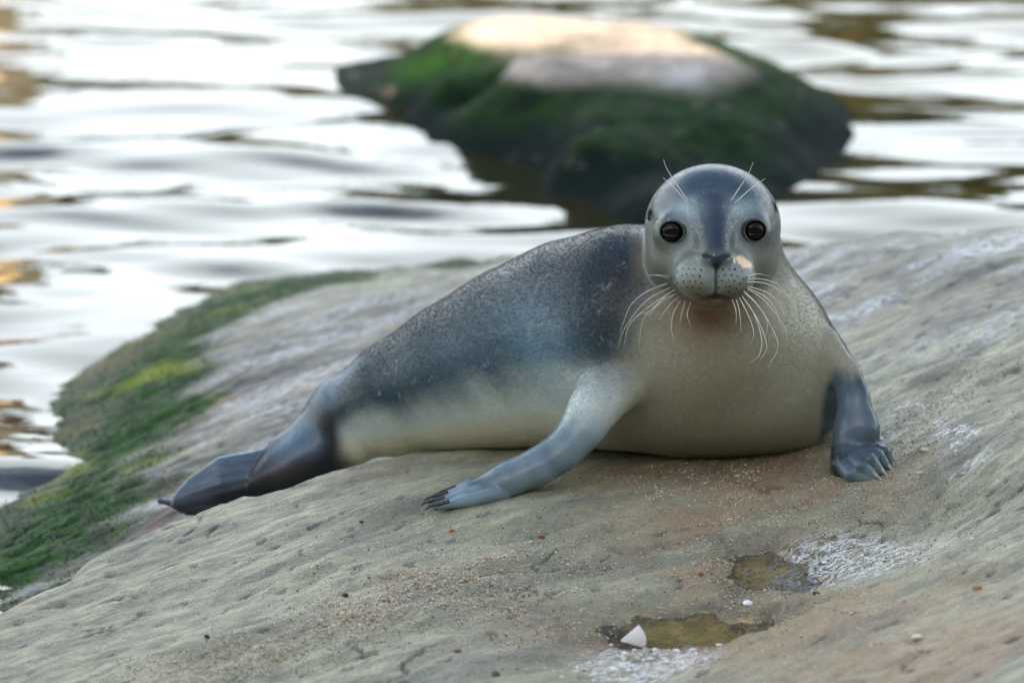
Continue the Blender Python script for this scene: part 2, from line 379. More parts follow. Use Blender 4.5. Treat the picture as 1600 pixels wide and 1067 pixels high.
water = new_mesh('water', np.stack([WX, WY, Zw], -1).reshape(-1, 3), grid_faces(*WX.shape), MAT_WATER); kind(water, 'structure')

# ---------------------------------------------------------------- boulder in the water
bw = WATER_Z
bp = [PZ(px, py, bw) for px, py in [(535, 140), (640, 165), (750, 205), (850, 268), (950, 335), (1010, 350), (1120, 335), (1250, 288), (1330, 218)]]
bt = [P(*q) for q in [(610, 120, 3.45), (700, 90, 3.1), (680, 52, 3.5), (800, 45, 3.45), (950, 48, 3.4), (1080, 64, 3.25), (1140, 88, 3.0), (800, 80, 3.0), (950, 95, 2.95), (1080, 110, 2.85), (1160, 130, 2.85),
                      (760, 145, 2.86), (900, 150, 2.78), (1000, 150, 2.72), (720, 160, 3.0), (900, 190, 2.62), (1000, 200, 2.55), (1100, 180, 2.6), (1220, 190, 2.75), (880, 240, 2.4), (1000, 270, 2.32), (1150, 250, 2.5)]]
back = [(-.55, 4.1, -.3), (-.2, 4.0, -.14), (.2, 4.05, -.14), (.55, 3.85, -.16), (.8, 3.5, -.25), (-.3, 4.7, -.6), (.3, 4.8, -.6), (.9, 4.2, -.6), (-.9, 4.2, -.6), (1.2, 3.3, -.6)]
low_ = [(-.75, 3.7, -.5), (-.35, 3.1, -.45), (-.02, 2.35, -.5), (.2, 1.8, -.5), (.6, 2.0, -.5), (.95, 2.8, -.5)]
bz = TPS([tuple(q) for q in bp + bt] + back + low_, 5e-4)
bx = np.linspace(-1.15, 1.45, 300); by = np.linspace(1.55, 5.0, 330)
BX, BY = np.meshgrid(bx, by, indexing='ij')
BZ = np.clip(bz(BX, BY), -.8, .3)
BZ = BZ + .012 * fbm(BX * 3, BY * 3, 3, 301) + .004 * fbm(BX * 16, BY * 14, 4, 303)
q = (BZ + .05 * fbm(BX * 2, BY * 2, 2, 305)) * 9; f = q - np.floor(q)
BZ = BZ - .035 * sstep(-.15, .02, BZ) - .05 * sstep(.1, -.4, BX) * sstep(-.2, -.1, BZ)
BZ = BZ + .007 * (sstep(0, .9, f) - sstep(.9, 1, f)) * sstep(-.16, -.1, BZ)
bmoss = sstep(-.050, -.085, BZ + .008 * fbm(BX * 3, BY * 3, 4, 311) - .06 * sstep(-.14, -.30, BX) - .06 * sstep(.54, .68, BX))
MBN = NT('boulder_stone'); m = MBN
n1 = m.noise(6, 5, .6); n2 = m.noise(40, 5, .65)
c = m.mix(m.ramp(n1, .35, .68), (.27, .23, .195), (.55, .48, .40))
c = m.mix(m.ramp(n2, .4, .75, 0, .6), c, (.10, .085, .075))
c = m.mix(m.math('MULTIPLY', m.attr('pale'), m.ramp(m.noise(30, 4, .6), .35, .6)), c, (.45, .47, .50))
g = m.mix(m.ramp(m.noise(16, 6, .65), .34, .68), (.004, .014, .006), (.011, .044, .005))
g = m.mix(m.attr('low_shade'), g, (.003, .010, .009))  # shade on the lower face, painted into the moss colour
c = m.mix(m.math('MULTIPLY', m.attr('moss'), m.ramp(m.noise(12, 5, .6), .22, .42, .5, 1)), c, g)
bn = m.bump(n2, .6, .01); bn = m.bump(m.noise(160, 4, .65), .6, .004, bn)
MAT_BOULDER = m.set(color=c, rough=.9, spec=.12, normal=bn)
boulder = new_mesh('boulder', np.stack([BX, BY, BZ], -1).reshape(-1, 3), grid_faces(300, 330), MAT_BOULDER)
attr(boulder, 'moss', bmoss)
bshade = sstep(.3, -.7, (BZ + .125) * 15 + .6 * fbm(BX * 2.2, BY * 2.2, 3, 315)); attr(boulder, 'low_shade', bshade)  # mask for the painted shade low on the boulder
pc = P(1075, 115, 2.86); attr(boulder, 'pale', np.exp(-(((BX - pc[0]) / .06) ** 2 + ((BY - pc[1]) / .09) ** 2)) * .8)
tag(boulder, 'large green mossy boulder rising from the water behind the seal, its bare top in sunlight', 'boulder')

# ---------------------------------------------------------------- far bank, and an unseen cliff added behind the viewer to cast shade
m = NT('bank_earth'); n = m.noise(.6, 6, .65)
MAT_BANK = m.set(color=m.mix(m.ramp(n, .35, .65), (.022, .024, .008), (.06, .052, .020)), rough=.95, spec=.1, normal=m.bump(n, .8, .4))
hx = np.linspace(-60, 60, 160); hy = np.linspace(24, 70, 40); HX, HY = np.meshgrid(hx, hy, indexing='ij')
HZ = -.8 + 3.9 * sstep(24, 31, HY) + .9 * fbm(HX * .12, HY * .15, 4, 401) + 1.2 * sstep(34, 60, HY)
hills = new_mesh('hills', np.stack([HX, HY, HZ], -1).reshape(-1, 3), grid_faces(160, 40), MAT_BANK); kind(hills, 'structure')
m = NT('shade_cliff_stone'); n = m.noise(.9, 6, .65)
MAT_SHADE_CLIFF = m.set(color=m.mix(m.ramp(n, .35, .65), (.07, .06, .045), (.17, .145, .11)), rough=.9, spec=.2, normal=m.bump(n, .8, .3))
cx = np.linspace(-45, 45, 200); cv = np.linspace(0, 1, 40); CX, CV = np.meshgrid(cx, cv, indexing='ij')
CTOP = 10.83 + .10 * fbm(CX * .5, CX * 0 + .3, 3, 421)
CYY = -9.5 - 2.5 * sstep(0, .55, CV) - 20 * sstep(.6, 1.0, CV) + .5 * fbm(CX * .3, CV * 5, 3, 423) * sstep(0, .2, CV) * sstep(.6, .5, CV)
CZ = -.8 + (CTOP + .8) * sstep(0, .56, CV) - 1.5 * sstep(.7, 1, CV)
shade_cliff = new_mesh('shade_cliff', np.stack([CX, CYY, CZ], -1).reshape(-1, 3), grid_faces(200, 40), MAT_SHADE_CLIFF); kind(shade_cliff, 'structure')
# pale stone building on the far bank (its sunlit front glows in the water on the left)
m = NT('pale_stone'); MAT_PALE = m.set(color=m.mix(m.ramp(m.noise(2, 5, .6), .3, .7), (.50, .36, .17), (.72, .55, .32)), rough=.85)
m = NT('roof_tile'); MAT_ROOF = m.set(color=m.mix(m.ramp(m.noise(3, 4, .6), .3, .7), (.09, .05, .035), (.16, .09, .06)), rough=.85)
def box(x0, x1, y0, y1, z0, z1):
    v = [(x, y, z) for x in (x0, x1) for y in (y0, y1) for z in (z0, z1)]
    return v, [(0, 1, 3, 2), (4, 6, 7, 5), (0, 4, 5, 1), (2, 3, 7, 6), (0, 2, 6, 4), (1, 5, 7, 3)]
hut = bpy.data.objects.new('stone_hut', None); scene.collection.objects.link(hut); hut.location = (-5.75, 24, 0)
tag(hut, 'pale sandstone hut on the far bank, glowing in the water at the left', 'hut')
v_, f_ = box(-1.0, 1.0, -1, 1.5, -1.0, 4.0); new_mesh('wall', v_, f_, MAT_PALE, hut, smooth=False)
v_ = [(-1.25, -1.3, 4.0), (1.25, -1.3, 4.0), (1.25, 1.8, 4.0), (-1.25, 1.8, 4.0), (-1.25, .25, 5.0), (1.25, .25, 5.0)]
new_mesh('roof', v_, [(0, 1, 5, 4), (2, 3, 4, 5), (0, 4, 3), (1, 2, 5), (0, 3, 2, 1)], MAT_ROOF, hut, smooth=False)
# trees along the far bank, seen only as dark streaks in the water
m = NT('tree_leaf'); MAT_LEAF = m.set(color=m.mix(m.ramp(m.noise(1.5, 3, .5), .3, .7), (.03, .045, .012), (.07, .07, .02)), rough=.7)
m = NT('tree_bark'); MAT_BARK = m.set(color=m.mix(m.ramp(m.noise(5, 4, .6), .3, .7), (.05, .035, .022), (.12, .085, .055)), rough=.9)
tr = np.random.default_rng(5)
def tree_meshes(h, rad):
    segs = []; T = []
    for a in range(7):
        t0 = np.array([0, 0, h * (.25 + .07 * a)]); an = a * 2.4; t1 = t0 + np.array([math.cos(an) * rad * .7, math.sin(an) * rad * .7, h * .3]); segs.append((t0, t1, .05, .015))
    segs.append((np.zeros(3), np.array([0.05, 0, h * .9]), .16, .03))
    V_ = []; F_ = []
    for a, b_, r0, r1 in segs:
        s0 = len(V_)
        for (c_, r_) in ((a, r0), ((a + b_) / 2 + tr.normal(size=3) * .04, (r0 + r1) / 2), (b_, r1)):
            for j in range(6): V_.append(c_ + r_ * np.array([math.cos(j * 1.047), math.sin(j * 1.047), 0]))
        for q in range(2):
            for j in range(6): F_.append((s0 + q * 6 + j, s0 + q * 6 + (j + 1) % 6, s0 + q * 6 + 6 + (j + 1) % 6, s0 + q * 6 + 6 + j))
    n = 1500; cl = tr.normal(size=(26, 3)); cl /= np.linalg.norm(cl, axis=1, keepdims=True); cl *= tr.uniform(.35, 1, (26, 1)) * np.array([rad, rad, h * .36])
    c_ = cl[tr.integers(0, 26, n)] + tr.normal(size=(n, 3)) * rad * .17 + np.array([0, 0, h * .62])
    a = tr.normal(size=(n, 3)) * .10; b_ = tr.normal(size=(n, 3)) * .10
    LV = np.stack([c_ - a, c_ + b_, c_ + a, c_ - b_], 1).reshape(-1, 3)
    return V_, F_, LV
protos = []
for i in range(17):
    x_ = -27 + i * 3.3 + tr.uniform(-.8, .8); y_ = 27 + tr.uniform(-1, 3)
    if abs(x_ + 5.6) < 2.6: continue
    z_ = 1.2
    if len(protos) < 3:
        V_, F_, LV = tree_meshes(tr.uniform(3.6, 4.8), tr.uniform(1.3, 1.8))
        e = bpy.data.objects.new('bank_tree', None); scene.collection.objects.link(e)
        t_ = new_mesh('trunk', V_, F_, MAT_BARK, e); k_ = new_mesh('crown', LV, np.arange(len(LV)).reshape(-1, 4), MAT_LEAF, e, smooth=False)
        protos.append((e, t_, k_))
    else:
        p_ = protos[tr.integers(0, 3)]; e = p_[0].copy(); scene.collection.objects.link(e)
        for c_ in p_[1:]:
            d_ = c_.copy(); scene.collection.objects.link(d_); d_.parent = e
    e.location = (x_, y_, z_); e.rotation_euler = (0, 0, tr.uniform(0, 6.28)); s_ = tr.uniform(.8, 1.2); e.scale = (s_, s_, s_)
    tag(e, 'small leafy tree on the far bank across the water', 'tree', 'trees along the far bank')
# ================================================================== THE SEAL
HY = -.01; HS = S(HY); HC = P(1114, 360, HY)
def H(dx, dy, dz):                      # head frame, in photo pixels: right, up, towards the viewer
    return HC + (RIGHT * dx + UP * dy - FWD * dz) * HS
def axis_pts(lo, hi, f0, f1, hf, hc):
    a = [lo]
    while a[-1] < hi:
        x = a[-1]; a.append(x + (hf if f0 - .004 < x < f1 + .004 else hc))
    return np.array(a)
HF, HB = .0013, .0030
ax_ = axis_pts(-.44, .46, HC[0] - 112 * HS, HC[0] + 112 * HS, HF, HB)
ay_ = axis_pts(-.30, .30, -.135, .03, HF, HB)
az_ = axis_pts(-.24, .31, HC[2] - 140 * HS, HC[2] + 105 * HS, HF, HB)
F = np.full((len(ax_), len(ay_), len(az_)), .05, np.float32)
def apply(fn, lo, hi, k, op='u'):
    mg = k + .012
    i0, i1 = np.searchsorted(ax_, [lo[0] - mg, hi[0] + mg]); j0, j1 = np.searchsorted(ay_, [lo[1] - mg, hi[1] + mg]); k0, k1 = np.searchsorted(az_, [lo[2] - mg, hi[2] + mg])
    if i1 <= i0 or j1 <= j0 or k1 <= k0: return
    d = fn(ax_[i0:i1, None, None].astype(np.float32), ay_[None, j0:j1, None].astype(np.float32), az_[None, None, k0:k1].astype(np.float32)).astype(np.float32)
    f = F[i0:i1, j0:j1, k0:k1]
    if op == 'u':
        h = np.maximum(k - np.abs(f - d), 0) / max(k, 1e-6); F[i0:i1, j0:j1, k0:k1] = np.minimum(f, d) - h * h * h * k / 6
    else:
        d = -d; h = np.maximum(k - np.abs(f - d), 0) / max(k, 1e-6); F[i0:i1, j0:j1, k0:k1] = np.maximum(f, d) + h * h * h * k / 6
def ell(c, r, k=.02, op='u', A=None):   # ellipsoid; A = rows of local axes
    c = np.asarray(c, np.float32); r = np.asarray(r, np.float32)
    B = np.eye(3, dtype=np.float32) if A is None else np.asarray(A, np.float32)
    def fn(x, y, z):
        p = [B[i, 0] * (x - c[0]) + B[i, 1] * (y - c[1]) + B[i, 2] * (z - c[2]) for i in range(3)]
        k0 = np.sqrt(sum((p[i] / r[i]) ** 2 for i in range(3))); k1 = np.sqrt(sum((p[i] / r[i] ** 2) ** 2 for i in range(3))) + 1e-6
        return k0 * (k0 - 1) / k1
    e = np.sqrt(((B * r[:, None]) ** 2).sum(0)); apply(fn, c - e, c + e, k, op)
def cone(a, b, ra, rb, k=.02, op='u', n=None, s=1.0):   # tapered capsule, flattened s times along n
    a = np.asarray(a, np.float32); b = np.asarray(b, np.float32); ab = b - a; L2 = float(ab @ ab) + 1e-12
    if n is not None:
        n = np.asarray(n, float); n = n - ab * float(n @ ab) / L2; n = n / np.linalg.norm(n)
    def fn(x, y, z):
        px, py, pz = x - a[0], y - a[1], z - a[2]
        t = np.clip((px * ab[0] + py * ab[1] + pz * ab[2]) / L2, 0, 1)
        qx, qy, qz = px - t * ab[0], py - t * ab[1], pz - t * ab[2]; r = ra + (rb - ra) * t
        d2 = qx * qx + qy * qy + qz * qz
        if n is not None:
            h = qx * n[0] + qy * n[1] + qz * n[2]; d = np.sqrt(d2 + h * h * (s * s - 1))
            return (d - r) / (1 + (s - 1) * np.abs(h * s) / (d + 1e-5))
        return np.sqrt(d2) - r
    rm = max(ra, rb); apply(fn, np.minimum(a, b) - rm, np.maximum(a, b) + rm, k, op)
def chain(st, k=.02, n=None, s=1.0):
    for p, q in zip(st[:-1], st[1:]):
        cone(P(*p[:3]), P(*q[:3]), p[3] * S(p[2]), q[3] * S(q[2]), k, 'u', n, s)
HA = np.array([RIGHT, UP, -FWD])
def hell(c, r, k=8, op='u', rot=0):
    A = HA
    if rot:
        cr, sr = math.cos(rot), math.sin(rot); A = np.array([HA[0] * cr + HA[1] * sr, -HA[0] * sr + HA[1] * cr, HA[2]])
    ell(H(*c), np.array(r) * HS, k * HS, op, A)
def hcone(a, b, ra, rb, k=8, op='u', n=None, s=1.): cone(H(*a), H(*b), ra * HS, rb * HS, k * HS, op, n, s)

# trunk, from the ankles forward
SPINE = [(478, 690, .165, 30), (540, 650, .16, 58), (625, 622, .15, 88), (720, 588, .135, 114), (810, 559, .12, 137), (900, 535, .10, 155), (985, 528, .07, 170), (1080, 545, .05, 160)]
chain(SPINE, .03)
ell(P(1112, 592, .03), np.array([218, 118, 126]) * S(.03), .016)                 # chest
ell(P(1120, 520, .03), np.array([172, 130, 120]) * S(.03), .04)                  # neck base and shoulders
ell(P(1215, 600, .04), np.array([118, 92, 110]) * S(.04), .03)
cone(P(1118, 395, .03), P(1120, 500, .03), 103 * S(.03), 132 * S(.03), .04)      # neck
# crease between the shoulder and the flank
for a, b in zip([(1000, 420, -.085), (985, 500, -.11), (955, 570, -.105)], [(985, 500, -.11), (955, 570, -.105), (925, 620, -.08)]):
    pass
# head
hell((0, 6, -6), (105, 97, 104), 20)
hell((-4, -40, 8), (99, 74, 92), 24)
hell((-5, -20, 40), (74, 78, 58), 22)
hcone((-6, 18, 72), (-6, -40, 124), 40, 23, 22)                                  # bridge of the nose
hcone((-6, -60, 70), (-6, -76, 100), 56, 42, 24)                                 # muzzle
hell((-32, -73, 106), (34, 31, 32), 30); hell((22, -74, 106), (34, 31, 32), 30)
hell((-30, -78, 118), (26, 22, 22), 14); hell((19, -79, 118), (26, 22, 22), 14)  # whisker pads
hell((-5, -101, 94), (32, 18, 28), 12)                                           # chin
hell((-5, -48, 137), (25, 15, 15), 8)                                            # nose

EYES = [(-66, -6, 66), (55, -4, 66)]; ER = 23.2
for (ex, ey, ez) in EYES:
    hell((ex * 1.02, ey, ez - 1), (29, 26.5, 24.5), 24)                              # lids
for (ex, ey, ez) in EYES:
    sg = -1 if ex < -6 else 1
    ell(H(ex + sg * 0.4, ey - .5, ez + 13), np.array([19.6, 16.4, 18.0]) * HS, 3.0 * HS, 's', np.array([HA[0] * .97 + HA[1] * .24 * sg, -HA[0] * .24 * sg + HA[1] * .97, HA[2]]))
    hcone((ex - sg * 15, ey - 5, ez + 19), (ex - sg * 22, ey - 9, ez + 20), 3.2, 1.0, 3, 's')   # inner corner
# nostrils, philtrum and mouth
hcone((-9, -48, 155), (-26, -42, 145), 3.6, 2.8, 2.5, 's'); hcone((-2, -48, 155), (16, -41, 145), 3.6, 2.8, 2.5, 's')
hcone((-10, -49, 155), (-5.6, -62, 152), 2.4, 2.0, 2.5, 's'); hcone((-1, -49, 155), (-5.4, -62, 152), 2.4, 2.0, 2.5, 's')
hcone((-5.5, -60, 152), (-5.5, -104, 140), 2.2, 3.0, 5, 's')
for a, b in (((-6, -103, 136), (-24, -109, 126)), ((-24, -109, 126), (-44, -121, 96)), ((-5, -103, 136), (14, -108, 126)), ((14, -108, 126), (34, -120, 96))):
    hcone(a, b, 3.4, 2.6, 3, 's')
hell((-5, -107, 132), (12, 3.6, 10), 3, 's')
# ear openings
hell((-98, 22, 18), (5, 9, 12), 6, 's'); hell((91, 31, 18), (5, 10, 12), 6, 's')

# fore flipper stretched to the left of the picture
GN = np.array([0, -.30, 1.0])
chain([(975, 585, -.03, 58), (930, 635, -.07, 38), (908, 672, -.088, 33), (878, 705, -.10, 31), (840, 729, -.108, 30), (795, 748, -.112, 29), (740, 768, -.115, 22)], .018, GN, 1.3)
LF = [((782, 752, -.098), (735, 759, -.106), (690, 773, -.128), 13, 11, 4.5), ((782, 758, -.106), (730, 767, -.117), (676, 780, -.140), 14, 12, 4.5), ((782, 764, -.116), (728, 775, -.130), (671, 788, -.156), 14, 12, 5.5),
      ((784, 771, -.128), (730, 783, -.144), (678, 794, -.166), 13, 11, 4.5)]
for a, b, c, r0, r1, r2 in LF: chain([a + (r0,), b + (r1,), c + (r2,)], .0050)
# fore flipper propped on the right of the picture
RN = np.array([.45, 1.0, .1])
chain([(1285, 555, .0, 46), (1322, 586, -.03, 25), (1334, 625, -.050, 25), (1338, 672, -.066, 35), (1336, 715, -.076, 41)], .012, RN, 1.7)
cone(P(1322, 724, -.088), P(1368, 718, -.078), 28 * S(-.09), 22 * S(-.08), .010)
RF = [((1318, 726, -.098), (1330, 742, -.112), (1362, 751, -.118), 15, 13, 6), ((1332, 716, -.100), (1346, 728, -.112), (1370, 746, -.118), 12, 10.5, 5.5), ((1344, 710, -.098), (1360, 718, -.108), (1380, 739, -.112), 11, 10, 5.5),
      ((1355, 705, -.092), (1372, 711, -.100), (1389, 731, -.102), 11, 10, 5.5), ((1364, 703, -.082), (1382, 706, -.088), (1393, 722, -.090), 11, 10, 6)]
for a, b, c, r0, r1, r2 in RF: chain([a + (r0,), b + (r1,), c + (r2,)], .0022)
# hind flippers pressed together
TN = np.array([.2, -1.0, .35])
chain([(560, 655, .16, 50), (500, 686, .155, 42), (440, 722, .145, 36), (400, 742, .135, 26)], .02, TN, 1.25)
chain([(545, 690, .135, 38), (480, 722, .128, 36), (430, 748, .118, 28), (405, 758, .112, 20)], .03, TN, 1.2)
TF = [((425, 712, .135), (345, 726, .12), (292, 756, .112), 14, 13, 7), ((425, 726, .128), (345, 742, .112), (280, 769, .106), 13, 12, 7), ((425, 739, .122), (345, 757, .106), (274, 780, .10), 13, 12, 7),
      ((425, 752, .117), (345, 772, .102), (272, 789, .098), 13, 12, 7), ((420, 766, .115), (345, 786, .102), (282, 797, .10), 13, 11, 6), ((420, 778, .12), (345, 796, .108), (290, 802, .108), 11, 10, 5), ((330, 788, .125), (290, 790, .128), (248, 782, .13), 10, 8, 5)]
for a, b, c, r0, r1, r2 in TF: chain([a + (r0,), b + (r1,), c + (r2,)], .0014)

def surface_nets(F, ax, ay, az):
    s = F < 0
    n = s[:-1, :-1, :-1].astype(np.int8)
    for d in ((1, 0, 0), (0, 1, 0), (0, 0, 1), (1, 1, 0), (1, 0, 1), (0, 1, 1), (1, 1, 1)):
        n = n + s[d[0]:s.shape[0] - 1 + d[0], d[1]:s.shape[1] - 1 + d[1], d[2]:s.shape[2] - 1 + d[2]]
    act = (n > 0) & (n < 8); del n
    I, J, K = np.nonzero(act); ids = np.full(act.shape, -1, np.int32); ids[I, J, K] = np.arange(len(I))
    acc = np.zeros((len(I), 3)); cnt = np.zeros(len(I))
    cor = [(a, b, c) for a in (0, 1) for b in (0, 1) for c in (0, 1)]
    for c0 in cor:
        for ax_i in range(3):
            if c0[ax_i]: continue
            c1 = list(c0); c1[ax_i] = 1
            f0 = F[I + c0[0], J + c0[1], K + c0[2]]; f1 = F[I + c1[0], J + c1[1], K + c1[2]]
            m = (f0 < 0) != (f1 < 0); t = np.where(m, f0 / np.where(m, f0 - f1, 1), 0)
            p0 = np.stack([ax[I + c0[0]], ay[J + c0[1]], az[K + c0[2]]], -1); p1 = np.stack([ax[I + c1[0]], ay[J + c1[1]], az[K + c1[2]]], -1)
            acc += np.where(m[:, None], p0 + (p1 - p0) * t[:, None], 0); cnt += m
    V = acc / cnt[:, None]; Q = []
    for d in range(3):
        a, b = (d + 1) % 3, (d + 2) % 3
        sl0 = [slice(1, n_ - 1) for n_ in F.shape]; sl1 = list(sl0)
        sl0[d] = slice(0, F.shape[d] - 1); sl1[d] = slice(1, F.shape[d])
        s0, s1 = s[tuple(sl0)], s[tuple(sl1)]; off = [1, 1, 1]; off[d] = 0
        g = np.argwhere(s0 != s1) + off; flip = s[tuple(g.T)]
        def cid(da, db):
            h = g.copy(); h[:, a] -= da; h[:, b] -= db; return ids[tuple(h.T)]
        q = np.stack([cid(1, 1), cid(0, 1), cid(0, 0), cid(1, 0)], -1)
        q[~flip] = q[~flip][:, ::-1]; Q.append(q)
    Q = np.concatenate(Q); return V, Q[(Q >= 0).all(1)]
SV, SQ = surface_nets(F, ax_, ay_, az_)
# light smoothing
E_ = np.concatenate([SQ[:, [0, 1]], SQ[:, [1, 2]], SQ[:, [2, 3]], SQ[:, [3, 0]]])
deg = np.bincount(E_.ravel(), minlength=len(SV))[:, None]
def smooth(val, w, it):
    for _ in range(it):
        acc = np.zeros_like(val)
        for c_ in range(val.shape[1]):
            acc[:, c_] = np.bincount(E_[:, 0], val[E_[:, 1], c_], len(SV)) + np.bincount(E_[:, 1], val[E_[:, 0], c_], len(SV))
        val = val + w * (acc / deg - val)
    return val
SV = smooth(SV, .5, 2)
fn_ = np.cross(SV[SQ[:, 2]] - SV[SQ[:, 0]], SV[SQ[:, 3]] - SV[SQ[:, 1]])
SN = np.zeros_like(SV)
for c_ in range(4):
    for a_ in range(3): SN[:, a_] += np.bincount(SQ[:, c_], fn_[:, a_], len(SV))
SN /= np.linalg.norm(SN, axis=1, keepdims=True) + 1e-12
SNs = smooth(SN.copy(), .5, 30); SNs /= np.linalg.norm(SNs, axis=1, keepdims=True) + 1e-12
del F

# ---- coat colours and painted highlights, from where a point lies on the animal
def lin(r, g, b):
    f = lambda c: ((c / 255 + .055) / 1.055) ** 2.4 if c > 10 else c / 3294
    return np.array([f(r), f(g), f(b)])
x, y, z = SV.T
# position along the trunk and height round it
sp = np.array([P(*q[:3]) for q in SPINE]); sr = np.array([q[3] * S(q[2]) for q in SPINE])
bd = np.full(len(SV), 1e9); rel = np.zeros(len(SV)); along = np.zeros(len(SV))
tt = np.linspace(0, len(sp) - 1, 90); cs4 = np.c_[sp, sr]
for _ in range(1): pass
fine_ = np.stack([np.interp(tt, np.arange(len(sp)), cs4[:, c_]) for c_ in range(4)], -1)
for _ in range(14): fine_[1:-1] = .25 * fine_[:-2] + .5 * fine_[1:-1] + .25 * fine_[2:]
acc_w = np.zeros(len(SV))
for k_ in range(90):                    # soft nearest point, so nothing steps from one stretch to the next
    q = SV - fine_[k_, :3]; w_ = np.exp(-((q ** 2).sum(1) / fine_[k_, 3] ** 2 - 1) * 9); acc_w += w_
    rel += w_ * q[:, 2] / fine_[k_, 3]; along += w_ * tt[k_]
rel /= acc_w + 1e-30; along /= acc_w + 1e-30
mott = noise3(x, y, z, 22); mott2 = noise3(x, y, z, 60); mott3 = noise3(x, y, z, 9)
DARK = np.array([.012, .028, .037]); SLATE = np.array([.032, .066, .082]); BROWN = np.array([.040, .038, .036]); CREAM = np.array([.80, .79, .64]); GREYC = np.array([.60, .68, .62]); CHEST = np.array([.38, .375, .285])
def mixc(a, b, t): return a * (1 - t[:, None]) + b * t[:, None]
W = lambda v: np.repeat(np.asarray(v)[None], len(SV), 0)
# trunk
belly = sstep(.20, -.42, rel + .12 * mott + .05 * mott2 - .10 * sstep(3.5, 1.0, along) + .04)
back = mixc(W(DARK), W(SLATE), sstep(-.5, .7, mott3 * .8 + .5 * mott) * .65)
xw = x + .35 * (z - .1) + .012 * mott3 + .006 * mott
sheen_band = np.exp(-((xw - P(848, 0, .05)[0]) / .048) ** 2) * (.75 + .25 * mott2) + .35 * np.exp(-((xw - P(690, 0, .1)[0]) / .05) ** 2); along_s = along; back = mixc(back, W((.115, .215, .275)), np.clip(sheen_band, 0, 1) * .95 * sstep(.95, .15, rel))  # sky sheen on the flank, painted into the coat colour
band2 = np.exp(-((xw - P(945, 0, .03)[0]) / .035) ** 2); back = mixc(back, W((.022, .032, .040)), band2 * .45)
back = mixc(back, W(BROWN), .40 * sstep(.45, .95, rel + .1 * mott))
trunk = mixc(back, mixc(W(GREYC), W(CREAM), sstep(-.35, -.7, rel)), belly)
# chest and neck: pale in front, dark over the back and down the shoulder
fx = x - P(1120, 560, 0)[0]
bline = P(955, 560, 0)[0] + (z - P(955, 560, 0)[2]) * .30 + .010 * mott                      # where the dark shoulder begins, by height
frontness = sstep(-.02, .40, -SNs[:, 1] + .10 * SNs[:, 2] + .05 * mott) * sstep(-.022, .040, x - bline)
frontness *= sstep(.06, -.02, y)
frontness *= 1 - sstep(P(0, 470, 0)[2], P(0, 400, 0)[2], z) * sstep(P(1060, 0, 0)[0], P(1020, 0, 0)[0], x)
front = mixc(W(CHEST), W((.24, .225, .15)), .6 * np.exp(-((x - P(1120, 0, 0)[0]) / .09) ** 2))
front = mixc(front, W((.14, .068, .024)), .9 * np.exp(-(((x - P(1108, 500, -.09)[0]) / .042) ** 2 + ((z - P(1108, 500, -.09)[2]) / .030) ** 2)) * sstep(.0, -.03, y))
col = mixc(trunk, front, np.clip(frontness, 0, 1))
# rusty seam behind the neck
seam = np.exp(-((x - bline + .022 + .006 * mott) / .012) ** 2) * sstep(-.02, .06, z - P(960, 520, 0)[2]) * sstep(.02, -.03, y)
col = mixc(col, W((.050, .032, .024)), seam * .5)
# flippers
lf = sstep(P(975, 0, -.08)[0], P(935, 0, -.08)[0], x + .5 * (z - P(0, 670, -.08)[2])) * sstep(P(0, 615, -.08)[2], P(0, 670, -.08)[2], z) * sstep(-.03, -.058, y)
flc = mixc(W((.19, .26, .29)), W((.09, .135, .16)), sstep(-.6, .7, mott + .4 * mott2))
col = mixc(col, flc, lf)
def ridge(D):                           # 1 on a digit, falling to 0 in the web between
    m_ = np.full(len(SV), 9.)
    for dg in D:
        p_ = [P(*q) for q in dg[:3]]
        for a_, b_ in zip(p_[:-1], p_[1:]):
            e_ = b_ - a_; t_ = np.clip(((SV - a_) @ e_) / (e_ @ e_), 0, 1); m_ = np.minimum(m_, np.linalg.norm(SV - a_ - t_[:, None] * e_, axis=1) / (dg[4] * S(dg[1][2])))
    return m_
lr = ridge(LF); near = sstep(P(790, 0, -.11)[0], P(740, 0, -.11)[0], x) * lf
col = mixc(col, W((.05, .07, .085)), near * sstep(1.02, 1.35, lr) * .8)
sh_sheen = np.exp(-(((x - P(945, 0, -.06)[0]) / .028) ** 2 + ((z - P(0, 640, -.06)[2]) / .038) ** 2)) * sstep(-.02, -.05, y)  # highlight on the shoulder, painted into the coat colour
col = mixc(col, W((.40, .47, .48)), .35 * sh_sheen)
rf = sstep(P(1300, 0, -.06)[0], P(1316, 0, -.06)[0], x - .25 * np.clip(z - P(0, 640, -.05)[2], 0, 1)) * sstep(P(0, 566, -.04)[2], P(0, 594, -.04)[2], z) * sstep(.03, -.005, y)
rc = mixc(W((.085, .135, .165)), W((.035, .055, .068)), sstep(-.5, .6, mott)); rr2 = ridge(RF); rz_ = sstep(P(0, 700, -.1)[2], P(0, 716, -.1)[2], z)
rc = mixc(rc, W((.16, .21, .22)), rz_ * sstep(.95, .75, rr2) * .7); rc = mixc(rc, W((.010, .013, .015)), rz_ * sstep(1.0, 1.2, rr2) * .9)
col = mixc(col, rc, rf)
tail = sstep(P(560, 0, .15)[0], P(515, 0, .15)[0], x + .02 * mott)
tc = mixc(W((.020, .024, .028)), W((.09, .15, .20)), sstep(.15, .75, SNs[:, 2] + .15 * mott))  # lit top and dark underside of the tail, painted by surface direction
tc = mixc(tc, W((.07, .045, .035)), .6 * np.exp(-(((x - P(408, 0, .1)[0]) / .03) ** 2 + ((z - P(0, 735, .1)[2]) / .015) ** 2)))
tr_ = ridge(TF); tz = sstep(P(425, 0, .12)[0], P(385, 0, .12)[0], x)
